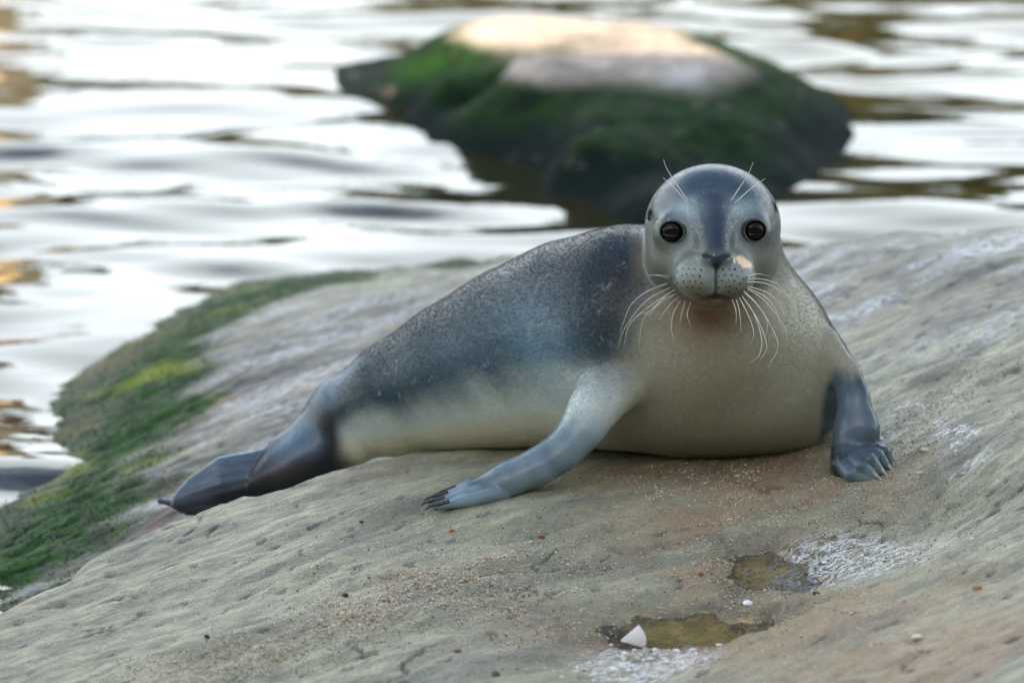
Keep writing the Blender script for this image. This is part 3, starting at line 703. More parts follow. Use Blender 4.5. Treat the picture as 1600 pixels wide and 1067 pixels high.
tc = mixc(tc, W((.075, .10, .125)), tz * sstep(1.0, .75, tr_) * .6); tc = mixc(tc, W((.010, .012, .014)), tz * sstep(1.0, 1.25, tr_) * .9)
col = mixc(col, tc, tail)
# head
hd = SV - HC; hX = hd @ RIGHT / HS; hYy = hd @ UP / HS; hZ = hd @ (-FWD) / HS
inh = sstep(-124, -78, hYy - 22 * sstep(60, 105, np.abs(hX + 4)) + 5 * mott) * sstep(-130, -60, hZ) * sstep(135, 112, np.abs(hX + 2)) * (hYy > -140)
inh = np.maximum(inh, np.exp(-((np.hypot((hX + 5) / 62, (hYy + 80) / 38)) ** 6)) * sstep(40, 80, hZ))
cheek = mixc(W(lin(128, 130, 130)), W(lin(112, 122, 132)), sstep(-40, 60, hYy))
fc = mixc(cheek, W(lin(92, 104, 120)), sstep(10, 60, hYy + 6 * mott) * .85)
mid = np.exp(-((hX + 5) / (18 + .12 * np.clip(hYy + 20, 0, 80))) ** 2) * sstep(-62, -20, hYy) * sstep(78, 25, hYy)
fc = mixc(fc, W(lin(72, 86, 106)), mid)
for ex in (-50, 39): fc = mixc(fc, W(lin(205, 214, 218)), np.exp(-(((hX - ex) / 24) ** 2 + ((hYy - 30) / 16) ** 2)))
for (ex, ey, ez) in EYES:
    rr_ = np.hypot(hX - ex, (hYy - ey) * 1.05)
    fc = mixc(fc, W(lin(170, 178, 180)), .45 * sstep(6, -8, hYy - ey) * np.exp(-((rr_ - 29) / 7) ** 2) * (hZ > 30)); fc = mixc(fc, W(lin(30, 32, 36)), sstep(21.5, 18, rr_) * (hZ > 30))
fc = mixc(fc, W(lin(132, 120, 106)), .75 * sstep(58, 92, np.abs(hX + 4) - .2 * np.clip(-hYy, 0, 60) * 0) * sstep(60, -10, hYy))
fc = mixc(fc, W(lin(206, 206, 196)), .35 * np.exp(-(((np.abs(hX + 5) - 62) / 30) ** 2 + ((hYy + 42) / 16) ** 2)))
padm = np.maximum(np.exp(-(((hX + 36) / 34) ** 2 + ((hYy + 76) / 30) ** 2) ** 2), np.exp(-(((hX - 26) / 35) ** 2 + ((hYy + 77) / 30) ** 2) ** 2)) * (hZ > 60)
fc = mixc(fc, mixc(W(lin(150, 138, 116)), W(lin(205, 212, 212)), sstep(-98, -72, hYy + 5 * mott2)), padm * .85)
fc = mixc(fc, W(lin(178, 182, 176)), .7 * np.exp(-((hX + 5) / 14) ** 2) * sstep(-70, -85, hYy) * (hZ > 90))
nose = np.exp(-(((hX + 5) / 24) ** 2 + ((hYy + 48) / 12) ** 2) ** 2) * (hZ > 110); fc = mixc(fc, W(lin(104, 124, 138)), nose * .8); fc = mixc(fc, W(lin(52, 64, 74)), np.exp(-(((hX + 5.5) / 11) ** 2 + ((hYy + 52) / 9) ** 2) ** 2) * (hZ > 110) * .8)
def seg(px_, py_, a, b):
    dx, dy = b[0] - a[0], b[1] - a[1]; t = np.clip(((px_ - a[0]) * dx + (py_ - a[1]) * dy) / (dx * dx + dy * dy), 0, 1); return np.hypot(px_ - a[0] - t * dx, py_ - a[1] - t * dy)
ln = np.minimum.reduce([seg(hX, hYy, (-10, -49), (-24, -43)), seg(hX, hYy, (-1, -49), (14, -42)), seg(hX, hYy, (-10, -49), (-5.5, -62)), seg(hX, hYy, (-1, -49), (-5.5, -62)), seg(hX, hYy, (-5.5, -52), (-5.5, -60))])
fc = mixc(fc, W(lin(48, 58, 68)), sstep(5.5, 2.5, ln) * (hZ > 110))
fc = mixc(fc, W(lin(50, 56, 60)), .8 * sstep(3.2, 1.2, seg(hX, hYy, (-5.5, -60), (-5.5, -104))) * (hZ > 100))
mo = np.minimum(seg(hX, hYy, (-5, -104), (-24, -110)), seg(hX, hYy, (-5, -104), (14, -109))); fc = mixc(fc, W(lin(20, 18, 18)), sstep(6.5, 2.5, mo) * (hZ > 90))
fc = mixc(fc, W(lin(112, 78, 46)), .8 * np.exp(-(((hX + 5) / 46) ** 2 + ((hYy + 118) / 14) ** 2)))
for ex, ey in ((-98, 22), (91, 31)): fc = mixc(fc, W(lin(40, 44, 50)), np.exp(-(((hX - ex) / 7) ** 2 + ((hYy - ey) / 9) ** 2) ** 2))
fc = fc * .82 * (np.array([.45, .56, .575]) + sstep(20, -50, hYy)[:, None] * np.array([.10, .04, -.03]))
patch = .85 * sstep(.08, .50, np.exp(-(((hX - 37) / 17) ** 2 + ((hYy + 52 + .35 * (hX - 37)) / 9) ** 2)) + .42 * noise3(x, y, z, 300) - .14) * (hZ > 80)  # sunlit fleck on the muzzle, painted into the face colour
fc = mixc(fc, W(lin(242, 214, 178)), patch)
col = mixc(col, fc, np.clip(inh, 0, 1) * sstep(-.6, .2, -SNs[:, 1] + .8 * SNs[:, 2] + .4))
fleck = (1 - belly) * (1 - frontness) * (1 - np.clip(inh, 0, 1)) * (1 - tail) * (1 - lf) * (1 - rf)

NTS = NT('seal_fur'); m = NTS
c = m.attr('coat', 'Color')
fl = m.math('MULTIPLY', m.attr('fleck'), m.math('MAXIMUM', m.ramp(m.noise(70, 4, .65, dist=.6), .60, .72), m.ramp(m.noise(150, 3, .6, dist=1.2), .61, .72, 0, .8)))
c = m.mix(m.math('MULTIPLY', fl, .6), c, (.22, .27, .28))
c = m.mix(m.math('MULTIPLY', m.attr('fleck'), m.ramp(m.noise(24, 4, .6), .52, .70, 0, .45)), c, (.020, .028, .034))
fib = m.noise(420, 3, .65, stretch=(.35, 1, 1)); fin = m.noise(900, 2, .6)
c = m.mix(m.ramp(fib, .25, .75, 0, .45), c, m.mix(1.0, c, (.62, .62, .62), 'MULTIPLY'))
bn = m.bump(fib, .30, .0009); bn = m.bump(fin, .25, .0005, bn); bn = m.bump(m.noise(55, 3, .5), .12, .004, bn)
MAT_FUR = m.set(color=c, rough=m.ramp(m.noise(30, 4, .6), .3, .7, .27, .40), coat=m.math('MULTIPLY', m.attr('sleek'), .45), coatr=.20, spec=.25, normal=bn, sheen=.02, sheenr=.35)
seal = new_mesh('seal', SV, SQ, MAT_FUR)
cattr(seal, 'coat', np.clip(col, 0, 1)); attr(seal, 'sleek', np.clip(.05 + inh * sstep(-40, 20, hYy) + .8 * lf + .8 * rf + .5 * tail + .5 * np.clip(sheen_band, 0, 1), 0, 1)); attr(seal, 'fleck', np.clip(fleck, 0, 1))
tag(seal, 'young grey seal lying on the rock, propped on its fore flippers and facing the viewer', 'seal')
tree_ = BVHTree.FromPolygons([tuple(v_) for v_ in SV], [tuple(map(int, q)) for q in SQ])
def hit(px, py):
    d = Vector(ray(px, py)).normalized(); h = tree_.ray_cast(Vector(CAM), d)
    return np.array(h[0]) if h[0] else P(px, py, -.05)

# eyes
m = NT('seal_eye'); d_ = m.t.nodes.new('ShaderNodeVectorMath'); d_.operation = 'LENGTH'
MAT_EYE = m.set(color=(.006, .005, .005), rough=.04, spec=.16)
for (ex, ey, ez) in EYES:
    bm = bmesh.new(); bmesh.ops.create_uvsphere(bm, u_segments=32, v_segments=20, radius=26 * HS)
    bmesh.ops.translate(bm, verts=bm.verts, vec=H(ex, ey, ez - 4.6))
    me = bpy.data.meshes.new('eye'); bm.to_mesh(me); bm.free()
    me.polygons.foreach_set('use_smooth', np.ones(len(me.polygons), bool)); me.materials.append(MAT_EYE)
    o = bpy.data.objects.new('eye', me); scene.collection.objects.link(o); o.parent = seal

# whiskers
m = NT('whisker_hair'); MAT_WHISK = m.set(color=(.80, .76, .66), rough=.4, spec=.5)
def tube(pts, r0, r1, n=5, sub=6):
    pts = np.asarray(pts, float); cs = []
    ext = np.vstack([2 * pts[0] - pts[1], pts, 2 * pts[-1] - pts[-2]])
    for i in range(1, len(ext) - 2):
        for t in np.arange(sub) / sub:
            a, b, c_, d = ext[i - 1:i + 3]; cs.append(.5 * (2 * b + (c_ - a) * t + (2 * a - 5 * b + 4 * c_ - d) * t * t + (3 * b - a - 3 * c_ + d) * t ** 3))
    cs.append(pts[-1]); cs = np.array(cs); T = np.gradient(cs, axis=0); T /= np.linalg.norm(T, axis=1, keepdims=True)
    V_ = []; Fc = []; N_ = len(cs)
    up = np.array([.3, .9, .2])
    for i in range(N_):
        a = np.cross(T[i], up); a /= np.linalg.norm(a) + 1e-9; b = np.cross(T[i], a); r = r0 + (r1 - r0) * i / (N_ - 1)
        for j in range(n): V_.append(cs[i] + r * (a * math.cos(6.2832 * j / n) + b * math.sin(6.2832 * j / n)))
    for i in range(N_ - 1):
        for j in range(n): Fc.append((i * n + j, i * n + (j + 1) % n, (i + 1) * n + (j + 1) % n, (i + 1) * n + j))
    Fc.append(tuple(range(n))[::-1]); Fc.append(tuple((N_ - 1) * n + j for j in range(n)))
    return V_, Fc
WH = [  # photo pixels: root, mid..., tip
    [(1050, 448), (1010, 470), (978, 510), (964, 545)], [(1052, 455), (1020, 475), (985, 505), (975, 540)], [(1046, 442), (1012, 455), (985, 478), (968, 522)], [(1056, 460), (1030, 475), (1005, 500), (998, 545)],
    [(1062, 463), (1045, 478), (1030, 500)], [(1066, 466), (1052, 490), (1050, 520), (1062, 546)], [(1060, 458), (1035, 468), (1015, 486), (996, 492)], [(1072, 468), (1066, 486), (1062, 505)],
    [(1048, 436), (1030, 431), (1012, 430)], [(1048, 432), (1034, 430), (1024, 430)], [(1057, 452), (1040, 462), (1026, 478), (1014, 496)], [(1080, 470), (1074, 492), (1080, 512)],
    [(1163, 440), (1200, 444), (1238, 470), (1246, 500), (1239, 528)], [(1166, 446), (1200, 458), (1222, 480), (1224, 506)], [(1166, 450), (1195, 470), (1225, 510), (1232, 537)], [(1162, 456), (1185, 478), (1210, 520), (1215, 545), (1200, 574)],
    [(1158, 460), (1178, 490), (1190, 530), (1186, 555), (1172, 567)], [(1154, 462), (1168, 490), (1178, 520), (1172, 540)], [(1160, 452), (1182, 474), (1198, 500), (1196, 530)], [(1150, 464), (1156, 490), (1158, 520)],
    [(1166, 436), (1190, 436), (1215, 444), (1232, 462)], [(1160, 462), (1184, 500), (1198, 540), (1188, 562)], [(1165, 432), (1184, 428), (1204, 432)], [(1144, 466), (1150, 486), (1150, 508)], [(1164, 448), (1196, 464), (1216, 492), (1214, 515)]]
for w_ in WH:
    root = hit(*w_[0]); side = -1 if w_[0][0] < 1107 else 1
    pts = [root + FWD * .004]
    for i, q in enumerate(w_[1:]):
        t = (i + 1) / (len(w_) - 1); pts.append(P(q[0], q[1], root[1] - .012 * math.sin(t * 2.2)))
    V_, Fc = tube(pts, .00048, .00012); new_mesh('whisker', V_, Fc, MAT_WHISK, seal)
for w_ in ([(1075, 319), (1058, 298), (1036, 278)], [(1077, 316), (1055, 285), (1041, 262), (1037, 250)], [(1140, 317), (1158, 290), (1168, 275), (1177, 254)], [(1146, 320), (1165, 302), (1180, 290), (1196, 279)], [(1078, 322), (1066, 308), (1054, 296)]):
    root = hit(*w_[0]); pts = [root + FWD * .003] + [P(q[0], q[1], root[1] - .006 * (i + 1)) for i, q in enumerate(w_[1:])]
    V_, Fc = tube(pts, .00045, .00016); new_mesh('brow_whisker', V_, Fc, MAT_WHISK, seal)
# dark whisker roots on the pads, joined: too small to pick apart
m = NT('whisker_root'); MAT_ROOT = m.set(color=(.012, .014, .017), rough=.6)
bmr = bmesh.new()
for side, cx_ in ((-1, 1078), (1, 1138)):
    for row in range(5):
        for q in range(6):
            px = cx_ + side * (-18 + q * 9.5 + 3 * (row % 2)) + random.uniform(-1.5, 1.5); py = 420 + row * 9.5 + .06 * (px - cx_) ** 2 / 6 + random.uniform(-1.2, 1.2) + (6 if q > 4 else 0)
            if (px - cx_) ** 2 / 36 ** 2 + (py - 438) ** 2 / 30 ** 2 > 1: continue
            h = tree_.ray_cast(Vector(CAM), Vector(ray(px, py)).normalized())
            if h[0] is None: continue
            r = random.uniform(.0011, .0018)
            t_ = bmesh.ops.create_icosphere(bmr, subdivisions=1, radius=r); bmesh.ops.translate(bmr, verts=t_['verts'], vec=h[0] - h[1] * r * .45)
me = bpy.data.meshes.new('whisker_roots'); bmr.to_mesh(me); bmr.free(); me.materials.append(MAT_ROOT)
o = bpy.data.objects.new('whisker_roots', me); scene.collection.objects.link(o); o.parent = seal; kind(o, 'stuff')
# claws
m = NT('claw_horn'); MAT_CLAW = m.set(color=m.mix(m.ramp(m.noise(200, 2, .5), .3, .7), (.025, .018, .014), (.07, .05, .035)), rough=.35, spec=.5)
def claw(a, b, r, droop, l0=.008, l1=.016, mat=None):
    a = np.asarray(a); b = np.asarray(b); d = (b - a) / np.linalg.norm(b - a)
    pts = [a - d * l0, a + d * (l1 * .3 - l0 * .3), a + d * l1 * .7 + np.array([0, 0, droop * .4]), a + d * l1 + np.array([0, 0, droop])]
    V_, Fc = tube(pts, r, r * .25, 8, 4); new_mesh('claw', V_, Fc, mat or MAT_CLAW, seal)
m = NT('pale_claw_horn'); MAT_PCLAW = m.set(color=m.mix(m.ramp(m.noise(200, 2, .5), .3, .7), (.30, .26, .21), (.55, .50, .42)), rough=.35, spec=.5)
for f_ in LF: claw(P(*f_[2]) + np.array([0, -.001, .0040]), P(*f_[2]) + np.array([0, -.001, .0040]) + (P(*f_[2]) - P(*f_[1])), .0023, -.0035, .018, .011)
for f_ in RF: claw(P(*f_[2]) + np.array([0, -.0015, .002]), P(*f_[2]) + np.array([0, -.0015, .002]) + (P(*f_[2]) - P(*f_[1])), .0024, -.003, .010, .008, MAT_PCLAW)

# short coat hair lying back from the nose, one curve object
E1 = SV[SQ[:, 1]] - SV[SQ[:, 0]]; area = np.linalg.norm(fn_, axis=1) * .5
hr = np.random.default_rng(91)
skip = np.zeros(len(SV))
for (ex, ey, ez) in EYES: skip = np.maximum(skip, (np.hypot(hX - ex, (hYy - ey) * 1.1) < 24) & (hZ > 30))
skip = np.maximum(skip, (ln < 5) & (hZ > 110)); skip = np.maximum(skip, (mo < 6) & (hZ > 90)); skip = np.maximum(skip, nose > .4)
skip = np.maximum(skip, tail * (x < P(400, 0, .1)[0])); skip = np.maximum(skip, near > .5); skip = np.maximum(skip, rz_ * rf > .5)
wf = area * (1 - np.clip(skip[SQ].mean(1), 0, 1)) * np.where(SN[SQ[:, 0], 1] > .5, .3, 1.0) * (1 + 1.2 * inh[SQ[:, 0]])
NH = 190000
fi = hr.choice(len(SQ), NH, p=wf / wf.sum()); a_, b_ = hr.random((2, NH, 1))
q = SQ[fi]; root = (SV[q[:, 0]] * (1 - a_) + SV[q[:, 1]] * a_) * (1 - b_) + (SV[q[:, 3]] * (1 - a_) + SV[q[:, 2]] * a_) * b_
nn = SN[q[:, 0]]; vi = q[:, 0]
nt = H(-5, -48, 120)
fl_ = root - nt; fl_ /= np.linalg.norm(fl_, axis=1, keepdims=True)
down = np.array([0, 0, -1.0]); hb = (lf + rf)[vi][:, None]; fl_ = fl_ + hb * (down + np.array([-.5, -.2, 0]) * lf[vi][:, None])
fl_ = fl_ - nn * (fl_ * nn).sum(1, keepdims=True); fl_ /= np.linalg.norm(fl_, axis=1, keepdims=True) + 1e-9
sidev = np.cross(nn, fl_); cl_ = noise3(root[:, 0], root[:, 1], root[:, 2], 70)[:, None]; fl_ = fl_ + sidev * (.13 * cl_ + .10 * hr.normal(size=(NH, 1)))
ln_ = .62 * (.0062 - .0030 * np.clip(inh[vi], 0, 1) - .0032 * np.clip(lf + rf + tail, 0, 1)[vi]) * hr.uniform(.7, 1.2, NH); ln_ = np.where((padm * inh)[vi] > .3, ln_ * .6, ln_)[:, None]
lift = .07 + .05 * hr.random((NH, 1))
p0 = root - nn * .0003; p1 = root + (fl_ * .55 + nn * lift * .7) * ln_; p2 = root + (fl_ + nn * lift * .75) * ln_
hc = bpy.data.hair_curves.new('coat_hair'); hc.add_curves([3] * NH)
hc.attributes['position'].data.foreach_set('vector', np.stack([p0, p1, p2], 1).astype(np.float32).ravel())
ra = hc.attributes.new('radius', 'FLOAT', 'POINT'); ra.data.foreach_set('value', np.tile(np.array([.00011, .00009, .00003], np.float32), NH))
ca_ = hc.attributes.new('coat', 'FLOAT_COLOR', 'CURVE'); cc = np.ones((NH, 4), np.float32); cc[:, :3] = np.clip(col[vi], 0, 1) * hr.uniform(.93, 1.07, (NH, 1)) * (1 - .08 * np.clip(fleck, 0, 1)[vi][:, None]); ca_.data.foreach_set('color', cc.ravel())
fa_ = hc.attributes.new('fleck', 'FLOAT', 'CURVE'); fa_.data.foreach_set('value', np.clip(fleck, 0, 1)[vi].astype(np.float32))
m = NT('coat_hair'); c = m.attr('coat', 'Color')
fl = m.math('MULTIPLY', m.attr('fleck'), m.math('MAXIMUM', m.ramp(m.noise(70, 4, .65, dist=.6), .60, .72), m.ramp(m.noise(150, 3, .6, dist=1.2), .61, .72, 0, .8)))
c = m.mix(m.math('MULTIPLY', fl, .8), c, (.28, .34, .36))
hc.materials.append(m.set(color=c, rough=.40, spec=.15))
ho = bpy.data.objects.new('coat_hair', hc); scene.collection.objects.link(ho); ho.parent = seal; kind(ho, 'stuff')
# ================================================================== SMALL THINGS
def rz1(x_, y_): return float(rock_z(np.array([x_]), np.array([y_]))[0])
def on_rock(px, py):                    # the point of the stone seen at a photo pixel
    d = ray(px, py); t0 = np.linspace(1.9, 4.6, 1400); pts = CAM + d * t0[:, None]
    h = pts[:, 2] - rock_z(pts[:, 0], pts[:, 1]); i = int(np.argmax(h < 0)); return pts[i]
# water lying in the two hollows
pm = bpy.data.materials.new('puddle_water'); pm.use_nodes = True; t = pm.node_tree; t.nodes.clear()
o_ = t.nodes.new('ShaderNodeOutputMaterial'); mxs = t.nodes.new('ShaderNodeMixShader'); tb = t.nodes.new('ShaderNodeBsdfTransparent'); gl = t.nodes.new('ShaderNodeBsdfGlossy'); fr = t.nodes.new('ShaderNodeFresnel')
tb.inputs[0].default_value = (1, 1, 1, 1); gl.inputs['Roughness'].default_value = .03; fr.inputs['IOR'].default_value = 1.33
t.links.new(fr.outputs[0], mxs.inputs[0]); t.links.new(tb.outputs[0], mxs.inputs[1]); t.links.new(gl.outputs[0], mxs.inputs[2]); t.links.new(mxs.outputs[0], o_.inputs['Surface'])
for i, p in enumerate(PUD):
    V_ = [(p[0], p[1], PUD_Z[i])]; n = 48
    for k in range(n):
        a = 2 * math.pi * k / n; ca, sa = math.cos(p[5 - 1]), math.sin(p[4]); q = 1.25
        ex, ey = p[2] * q * math.cos(a), p[3] * q * math.sin(a); V_.append((p[0] + ex * ca - ey * sa, p[1] + ex * sa + ey * ca, PUD_Z[i]))
    kind(new_mesh('puddle', V_, [(0, 1 + k, 1 + (k + 1) % n) for k in range(n)], pm), 'structure')

# sand and grit scattered over the slab
m = NT('grit'); MAT_GRIT = m.set(color=m.attr('tint', 'Color'), rough=.75, spec=.3)
ico_v = np.array([(0, 0, 1), (1, 0, 0), (0, 1, 0), (-1, 0, 0), (0, -1, 0), (0, 0, -1)])
ico_f = np.array([(0, 1, 2), (0, 2, 3), (0, 3, 4), (0, 4, 1), (5, 2, 1), (5, 3, 2), (5, 4, 3), (5, 1, 4)])
def grains(name, pos, size, tint, flat=.75):
    n = len(pos); g = np.random.default_rng(len(pos))
    a = g.uniform(0, 6.28, n); ca, sa = np.cos(a), np.sin(a)
    v = np.repeat(ico_v[None], n, 0) * g.uniform(.65, 1.25, (n, 6, 1)) * size[:, None, None]
    sx_ = g.uniform(.8, 1.5, n)[:, None]
    vx = v[..., 0] * sx_; vy = v[..., 1]
    V_ = np.stack([vx * ca[:, None] - vy * sa[:, None], vx * sa[:, None] + vy * ca[:, None], v[..., 2] * flat], -1) + pos[:, None]
    Fc = (ico_f[None] + np.arange(n)[:, None, None] * 6).reshape(-1, 3)
    o = new_mesh(name, V_.reshape(-1, 3), Fc, MAT_GRIT, smooth=False); cattr(o, 'tint', np.repeat(tint, 6, 0)); kind(o, 'stuff'); return o
gr = np.random.default_rng(33)
PX, PY = [], []
for (px, py, rx, ry, rot, n) in [(700, 905, 170, 34, -.20, 8500), (560, 950, 180, 34, -.16, 8500), (430, 985, 150, 30, -.15, 3500), (250, 1005, 150, 30, -.12, 2600), (820, 945, 60, 50, -.1, 1500), (1200, 800, 170, 60, -.12, 3500), (1340, 800, 110, 60, -.3, 3500),
                              (1430, 740, 110, 50, -.3, 3000), (1080, 770, 150, 40, 0, 1800), (1150, 860, 70, 60, -.3, 2600), (950, 940, 130, 70, -.2, 2200), (1190, 940, 60, 40, -.3, 1200), (1480, 690, 90, 40, -.3, 1500), (1420, 850, 130, 60, -.4, 2500), (620, 840, 200, 50, -.2, 1500), (800, 900, 500, 120, -.1, 3500), (1300, 980, 250, 80, -.2, 2200)]:
    a_, b_ = gr.normal(size=(2, n)) * .6; PX.append(px + a_ * rx * math.cos(rot) - b_ * ry * math.sin(rot)); PY.append(py + a_ * rx * math.sin(rot) + b_ * ry * math.cos(rot))
PX, PY = np.concatenate(PX), np.concatenate(PY)
dd = FWD[None] + RIGHT[None] * ((PX - 800) * KPX)[:, None] + UP[None] * ((533.5 - PY) * KPX)[:, None]
pp = CAM + dd * ((-.05 - CAM[2]) / dd[:, 2])[:, None]; gx, gy = pp[:, 0], pp[:, 1]
uu = gx * SD[0] + gy * SD[1]; vv = -gx * SD[1] + gy * SD[0]
kp = (poly_sd(gx, gy, edge_line) < -.02) & (gr.random(len(gx)) < .25 + 1.0 * np.clip(fbm(uu * 16, vv * 40, 3, 511) + .1, 0, 1))
gx, gy = gx[kp], gy[kp]; n = len(gx)
sz = .00055 + .0009 * gr.random(n) ** 3
pal = np.array([(.62, .55, .42), (.50, .42, .30), (.70, .66, .58), (.42, .24, .11), (.30, .27, .22), (.36, .13, .05), (.06, .055, .05)])
ti = pal[gr.choice(7, n, p=[.32, .24, .16, .09, .10, .04, .05])] * gr.uniform(.8, 1.15, (n, 1))
grains('sand_grains', np.stack([gx, gy, rock_z(gx, gy) + sz * .3], -1), sz, ti)

# the larger pebbles, one by one
def pebble(px, py, r, tintc, label):
    p = on_rock(px, py); bm = bmesh.new(); bmesh.ops.create_icosphere(bm, subdivisions=2, radius=1)
    g = np.random.default_rng(int(px * 7 + py)); ph = g.uniform(0, 6, 3); an = g.uniform(0, 3.14)
    for v in bm.verts:
        c = v.co; k = 1 + .16 * math.sin(2.3 * c.x + ph[0]) + .14 * math.sin(2.9 * c.y + ph[1]) + .12 * math.sin(3.1 * c.z + ph[2])
        v.co = Vector((c.x * 1.25 * k, c.y * .95 * k, c.z * .68 * k)) * r
    me = bpy.data.meshes.new('pebble'); bm.to_mesh(me); bm.free(); me.polygons.foreach_set('use_smooth', np.ones(len(me.polygons), bool))
    me.materials.append(MAT_GRIT); o = bpy.data.objects.new('pebble', me); scene.collection.objects.link(o)
    nz = g.uniform(.75, 1.2, (len(me.vertices), 1)); cattr(o, 'tint', np.array(tintc)[None] * nz)
    o.location = (p[0], p[1], p[2] + r * .3); o.rotation_euler = (0, 0, an)
    tag(o, label, 'pebble', 'small pebbles on the rock slab')
RED, ORG, BLK, CRM, BLU = (.20, .06, .035), (.36, .17, .06), (.03, .03, .032), (.62, .56, .42), (.14, .15, .16)
for a in [(847, 840, .0030, RED, 'red-brown pebble in front of the outstretched fore flipper'), 
(1095, 899, .0030, RED, 'dark red pebble at the left end of the upper puddle'),
          (1275, 929, .0032, (.09, .025, .02), 'dark maroon pebble below the white splash'), (1432, 996, .0040, CRM, 'round cream pebble near the lower right corner'),
          (1445, 704, .0036, CRM, 'cream pebble farthest back, right of the propped flipper'), (1437, 740, .0028, CRM, 'small cream pebble just right of the claws of the propped flipper'),
          (1527, 919, .0034, ORG, 'orange-brown pebble nearest the right edge'), (732, 908, .0034, ORG, 'orange pebble at the right end of the sandy patch'),
(324, 996, .0030, BLK, 'black pebble below the sandy patch at the lower left'),
          (540, 931, .0030, BLK, 'black pebble in the middle of the sandy patch'), (565, 816, .0022, BLK, 'tiny black pebble below the tail'),
          (705, 829, .0026, ORG, 'small orange pebble right below the tip of the fore flipper'), (715, 1018, .0030, RED, 'red pebble near the bottom edge, left of the shell'),
          (775, 1054, .0040, (.13, .07, .04), 'brown pebble at the very bottom edge'), (1167, 945, .0045, (.75, .75, .74), 'white pebble between the two puddles'),
]: pebble(*a)
# bits of shell and seed lying in a heap
n = 70; c = on_rock(820, 958); gx = c[0] + gr.normal(size=n) * .018; gy = c[1] + gr.normal(size=n) * .035; sz = gr.uniform(.0008, .0020, n)
grains('grit_heap', np.stack([gx, gy, rock_z(gx, gy) + sz * .3], -1), sz, np.array([(.42, .16, .05), (.5, .36, .18), (.35, .10, .04), (.6, .5, .34)])[gr.integers(0, 4, n)])
# lumps of white droppings
pos = []; szs = []
for (px, py, sx_, sy_, n) in [(1000, 1036, .026, .030, 170), (1275, 896, .014, .014, 60), (1340, 882, .045, .028, 160)]:
    for _ in range(n):
        c = on_rock(px, py) if not _ else c
        a_, b_ = gr.normal(), gr.normal(); xx, yy = c[0] + a_ * sx_ + b_ * sy_ * .5, c[1] + b_ * sy_
        pos.append((xx, yy)); szs.append(.0008 + .0032 * gr.random() ** 3)
pos = np.array(pos); szs = np.array(szs)
grains('bird_droppings', np.c_[pos, rock_z(pos[:, 0], pos[:, 1]) + szs * .1], szs, np.full((len(pos), 3), .74) * gr.uniform(.8, 1.05, (len(pos), 1)), .5)
# the white shell fragment standing in the puddle
m = NT('shell_white'); MAT_SHELL = m.set(color=m.mix(m.ramp(m.noise(120, 3, .5, stretch=(1, .2, .2)), .4, .7), (.80, .79, .76), (.70, .68, .63)), rough=.4, spec=.45)
sb = on_rock(968, 1013); V_ = []; NU, NV = 14, 11
for i in range(NU):
    for j in range(NV):
        f_ = j / (NV - 1); r_ = (.0012 + .0222 * i / (NU - 1)) * (1 + .06 * math.sin(math.pi * f_)); th = R(-17 + 58 * f_)
        dome = math.sin(math.pi * f_) * .0035 * (i / (NU - 1)) + .0004 * math.sin(f_ * 34) * i / (NU - 1)
        X_, Z_ = r_ * math.cos(th), r_ * math.sin(th)
        V_.append((sb[0] + X_, sb[1] + .30 * Z_ - dome * .95 - .001, sb[2] + .008 + Z_ * .93 - dome * .3))
Fc = [(i * NV + j, (i + 1) * NV + j, (i + 1) * NV + j + 1, i * NV + j + 1) for i in range(NU - 1) for j in range(NV - 1)]
sh = new_mesh('shell_fragment', V_, Fc, MAT_SHELL)
md = sh.modifiers.new('thick', 'SOLIDIFY'); md.thickness = .0012
tag(sh, 'white fan-shaped shell fragment standing at the edge of the front puddle', 'shell')
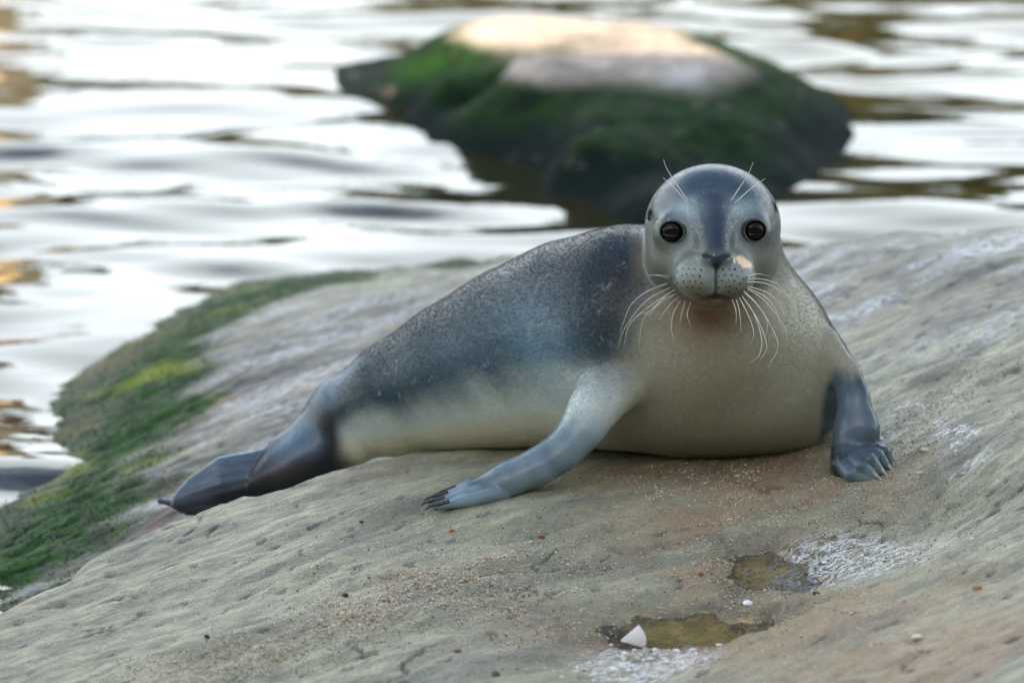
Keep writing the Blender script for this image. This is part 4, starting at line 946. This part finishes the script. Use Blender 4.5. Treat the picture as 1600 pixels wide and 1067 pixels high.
# weed growing on the wet edge of the shore and on the boulder
m = NT('weed_blade'); MAT_WEED = m.set(color=m.attr('tint', 'Color'), rough=.6, spec=.12)
def weed(name, pts, nrm_up, ln, tint, parent=None):
    n = len(pts); g = np.random.default_rng(n); a = g.uniform(0, 6.28, n); w_ = ln * .16
    side = np.stack([np.cos(a), np.sin(a), 0 * a], -1) * w_[:, None]; lean = g.normal(size=(n, 3)) * .6; lean[:, 2] = np.abs(lean[:, 2]) * .3 + .35
    lean[:, 2] -= .1; tip = pts + lean * ln[:, None]; mid = pts + lean * ln[:, None] * .55 + np.array([0, 0, .15]) * ln[:, None]
    V_ = np.stack([pts - side, pts + side, mid + side * .8, mid - side * .8, tip], 1).reshape(-1, 3); b_ = np.arange(n)[:, None] * 5
    Fc = np.concatenate([b_ + np.array([[0, 1, 2]]), b_ + np.array([[0, 2, 3]]), b_ + np.array([[3, 2, 4]])])
    o = new_mesh(name, V_, Fc, MAT_WEED, parent, smooth=False); cattr(o, 'tint', np.repeat(tint, 5, 0)); kind(o, 'stuff'); return o
mi = np.nonzero((moss.ravel() > .45) & (Zr.ravel() > WATER_Z - .02) & (X.ravel() > -1.1))[0]; mi = gr.choice(mi, min(20000, len(mi)), replace=False)
n = len(mi); pts = np.stack([X.ravel()[mi], Y.ravel()[mi], Zr.ravel()[mi]], -1) + gr.normal(size=(n, 3)) * np.array([.003, .003, 0])
f = sstep(-.3, .6, fbm(pts[:, 0] * 8, pts[:, 1] * 8, 3, 601))[:, None]
ti = (np.array([.010, .050, .006]) * (1 - f) + np.array([.07, .24, .008]) * f) * gr.uniform(.7, 1.3, (n, 1))
yel = sstep(.05, .5, fbm(pts[:, 0] * 4, pts[:, 1] * 4, 2, 611))[:, None] * sstep(.10, .0, np.abs(poly_sd(pts[:, 0], pts[:, 1], shore_line)))[:, None] * sstep(.5, .9, pts[:, 1])[:, None]
ti = ti * (1 - yel) + np.array([.22, .24, .02]) * yel
weed('green_weed', pts, None, gr.uniform(.002, .006, n), ti * .42)
bi = np.nonzero((bmoss.ravel() > .5) & (BZ.ravel() > WATER_Z))[0]; bi = gr.choice(bi, min(14000, len(bi)), replace=False)
bdw = bshade.ravel()[bi][:, None]; n = len(bi); pts = np.stack([BX.ravel()[bi], BY.ravel()[bi], BZ.ravel()[bi]], -1) + gr.normal(size=(n, 3)) * np.array([.004, .005, 0])
f = sstep(-.1, .8, fbm(pts[:, 0] * 3.5, pts[:, 1] * 3.5, 3, 621))[:, None]
weed('green_weed', pts, None, gr.uniform(.003, .009, n), (np.array([.005, .018, .007]) * (1 - f) + np.array([.012, .05, .005]) * f) * gr.uniform(.7, 1.3, (n, 1)) * (1 - .8 * bdw), boulder)  # blades darken with the same painted shade low on the boulder
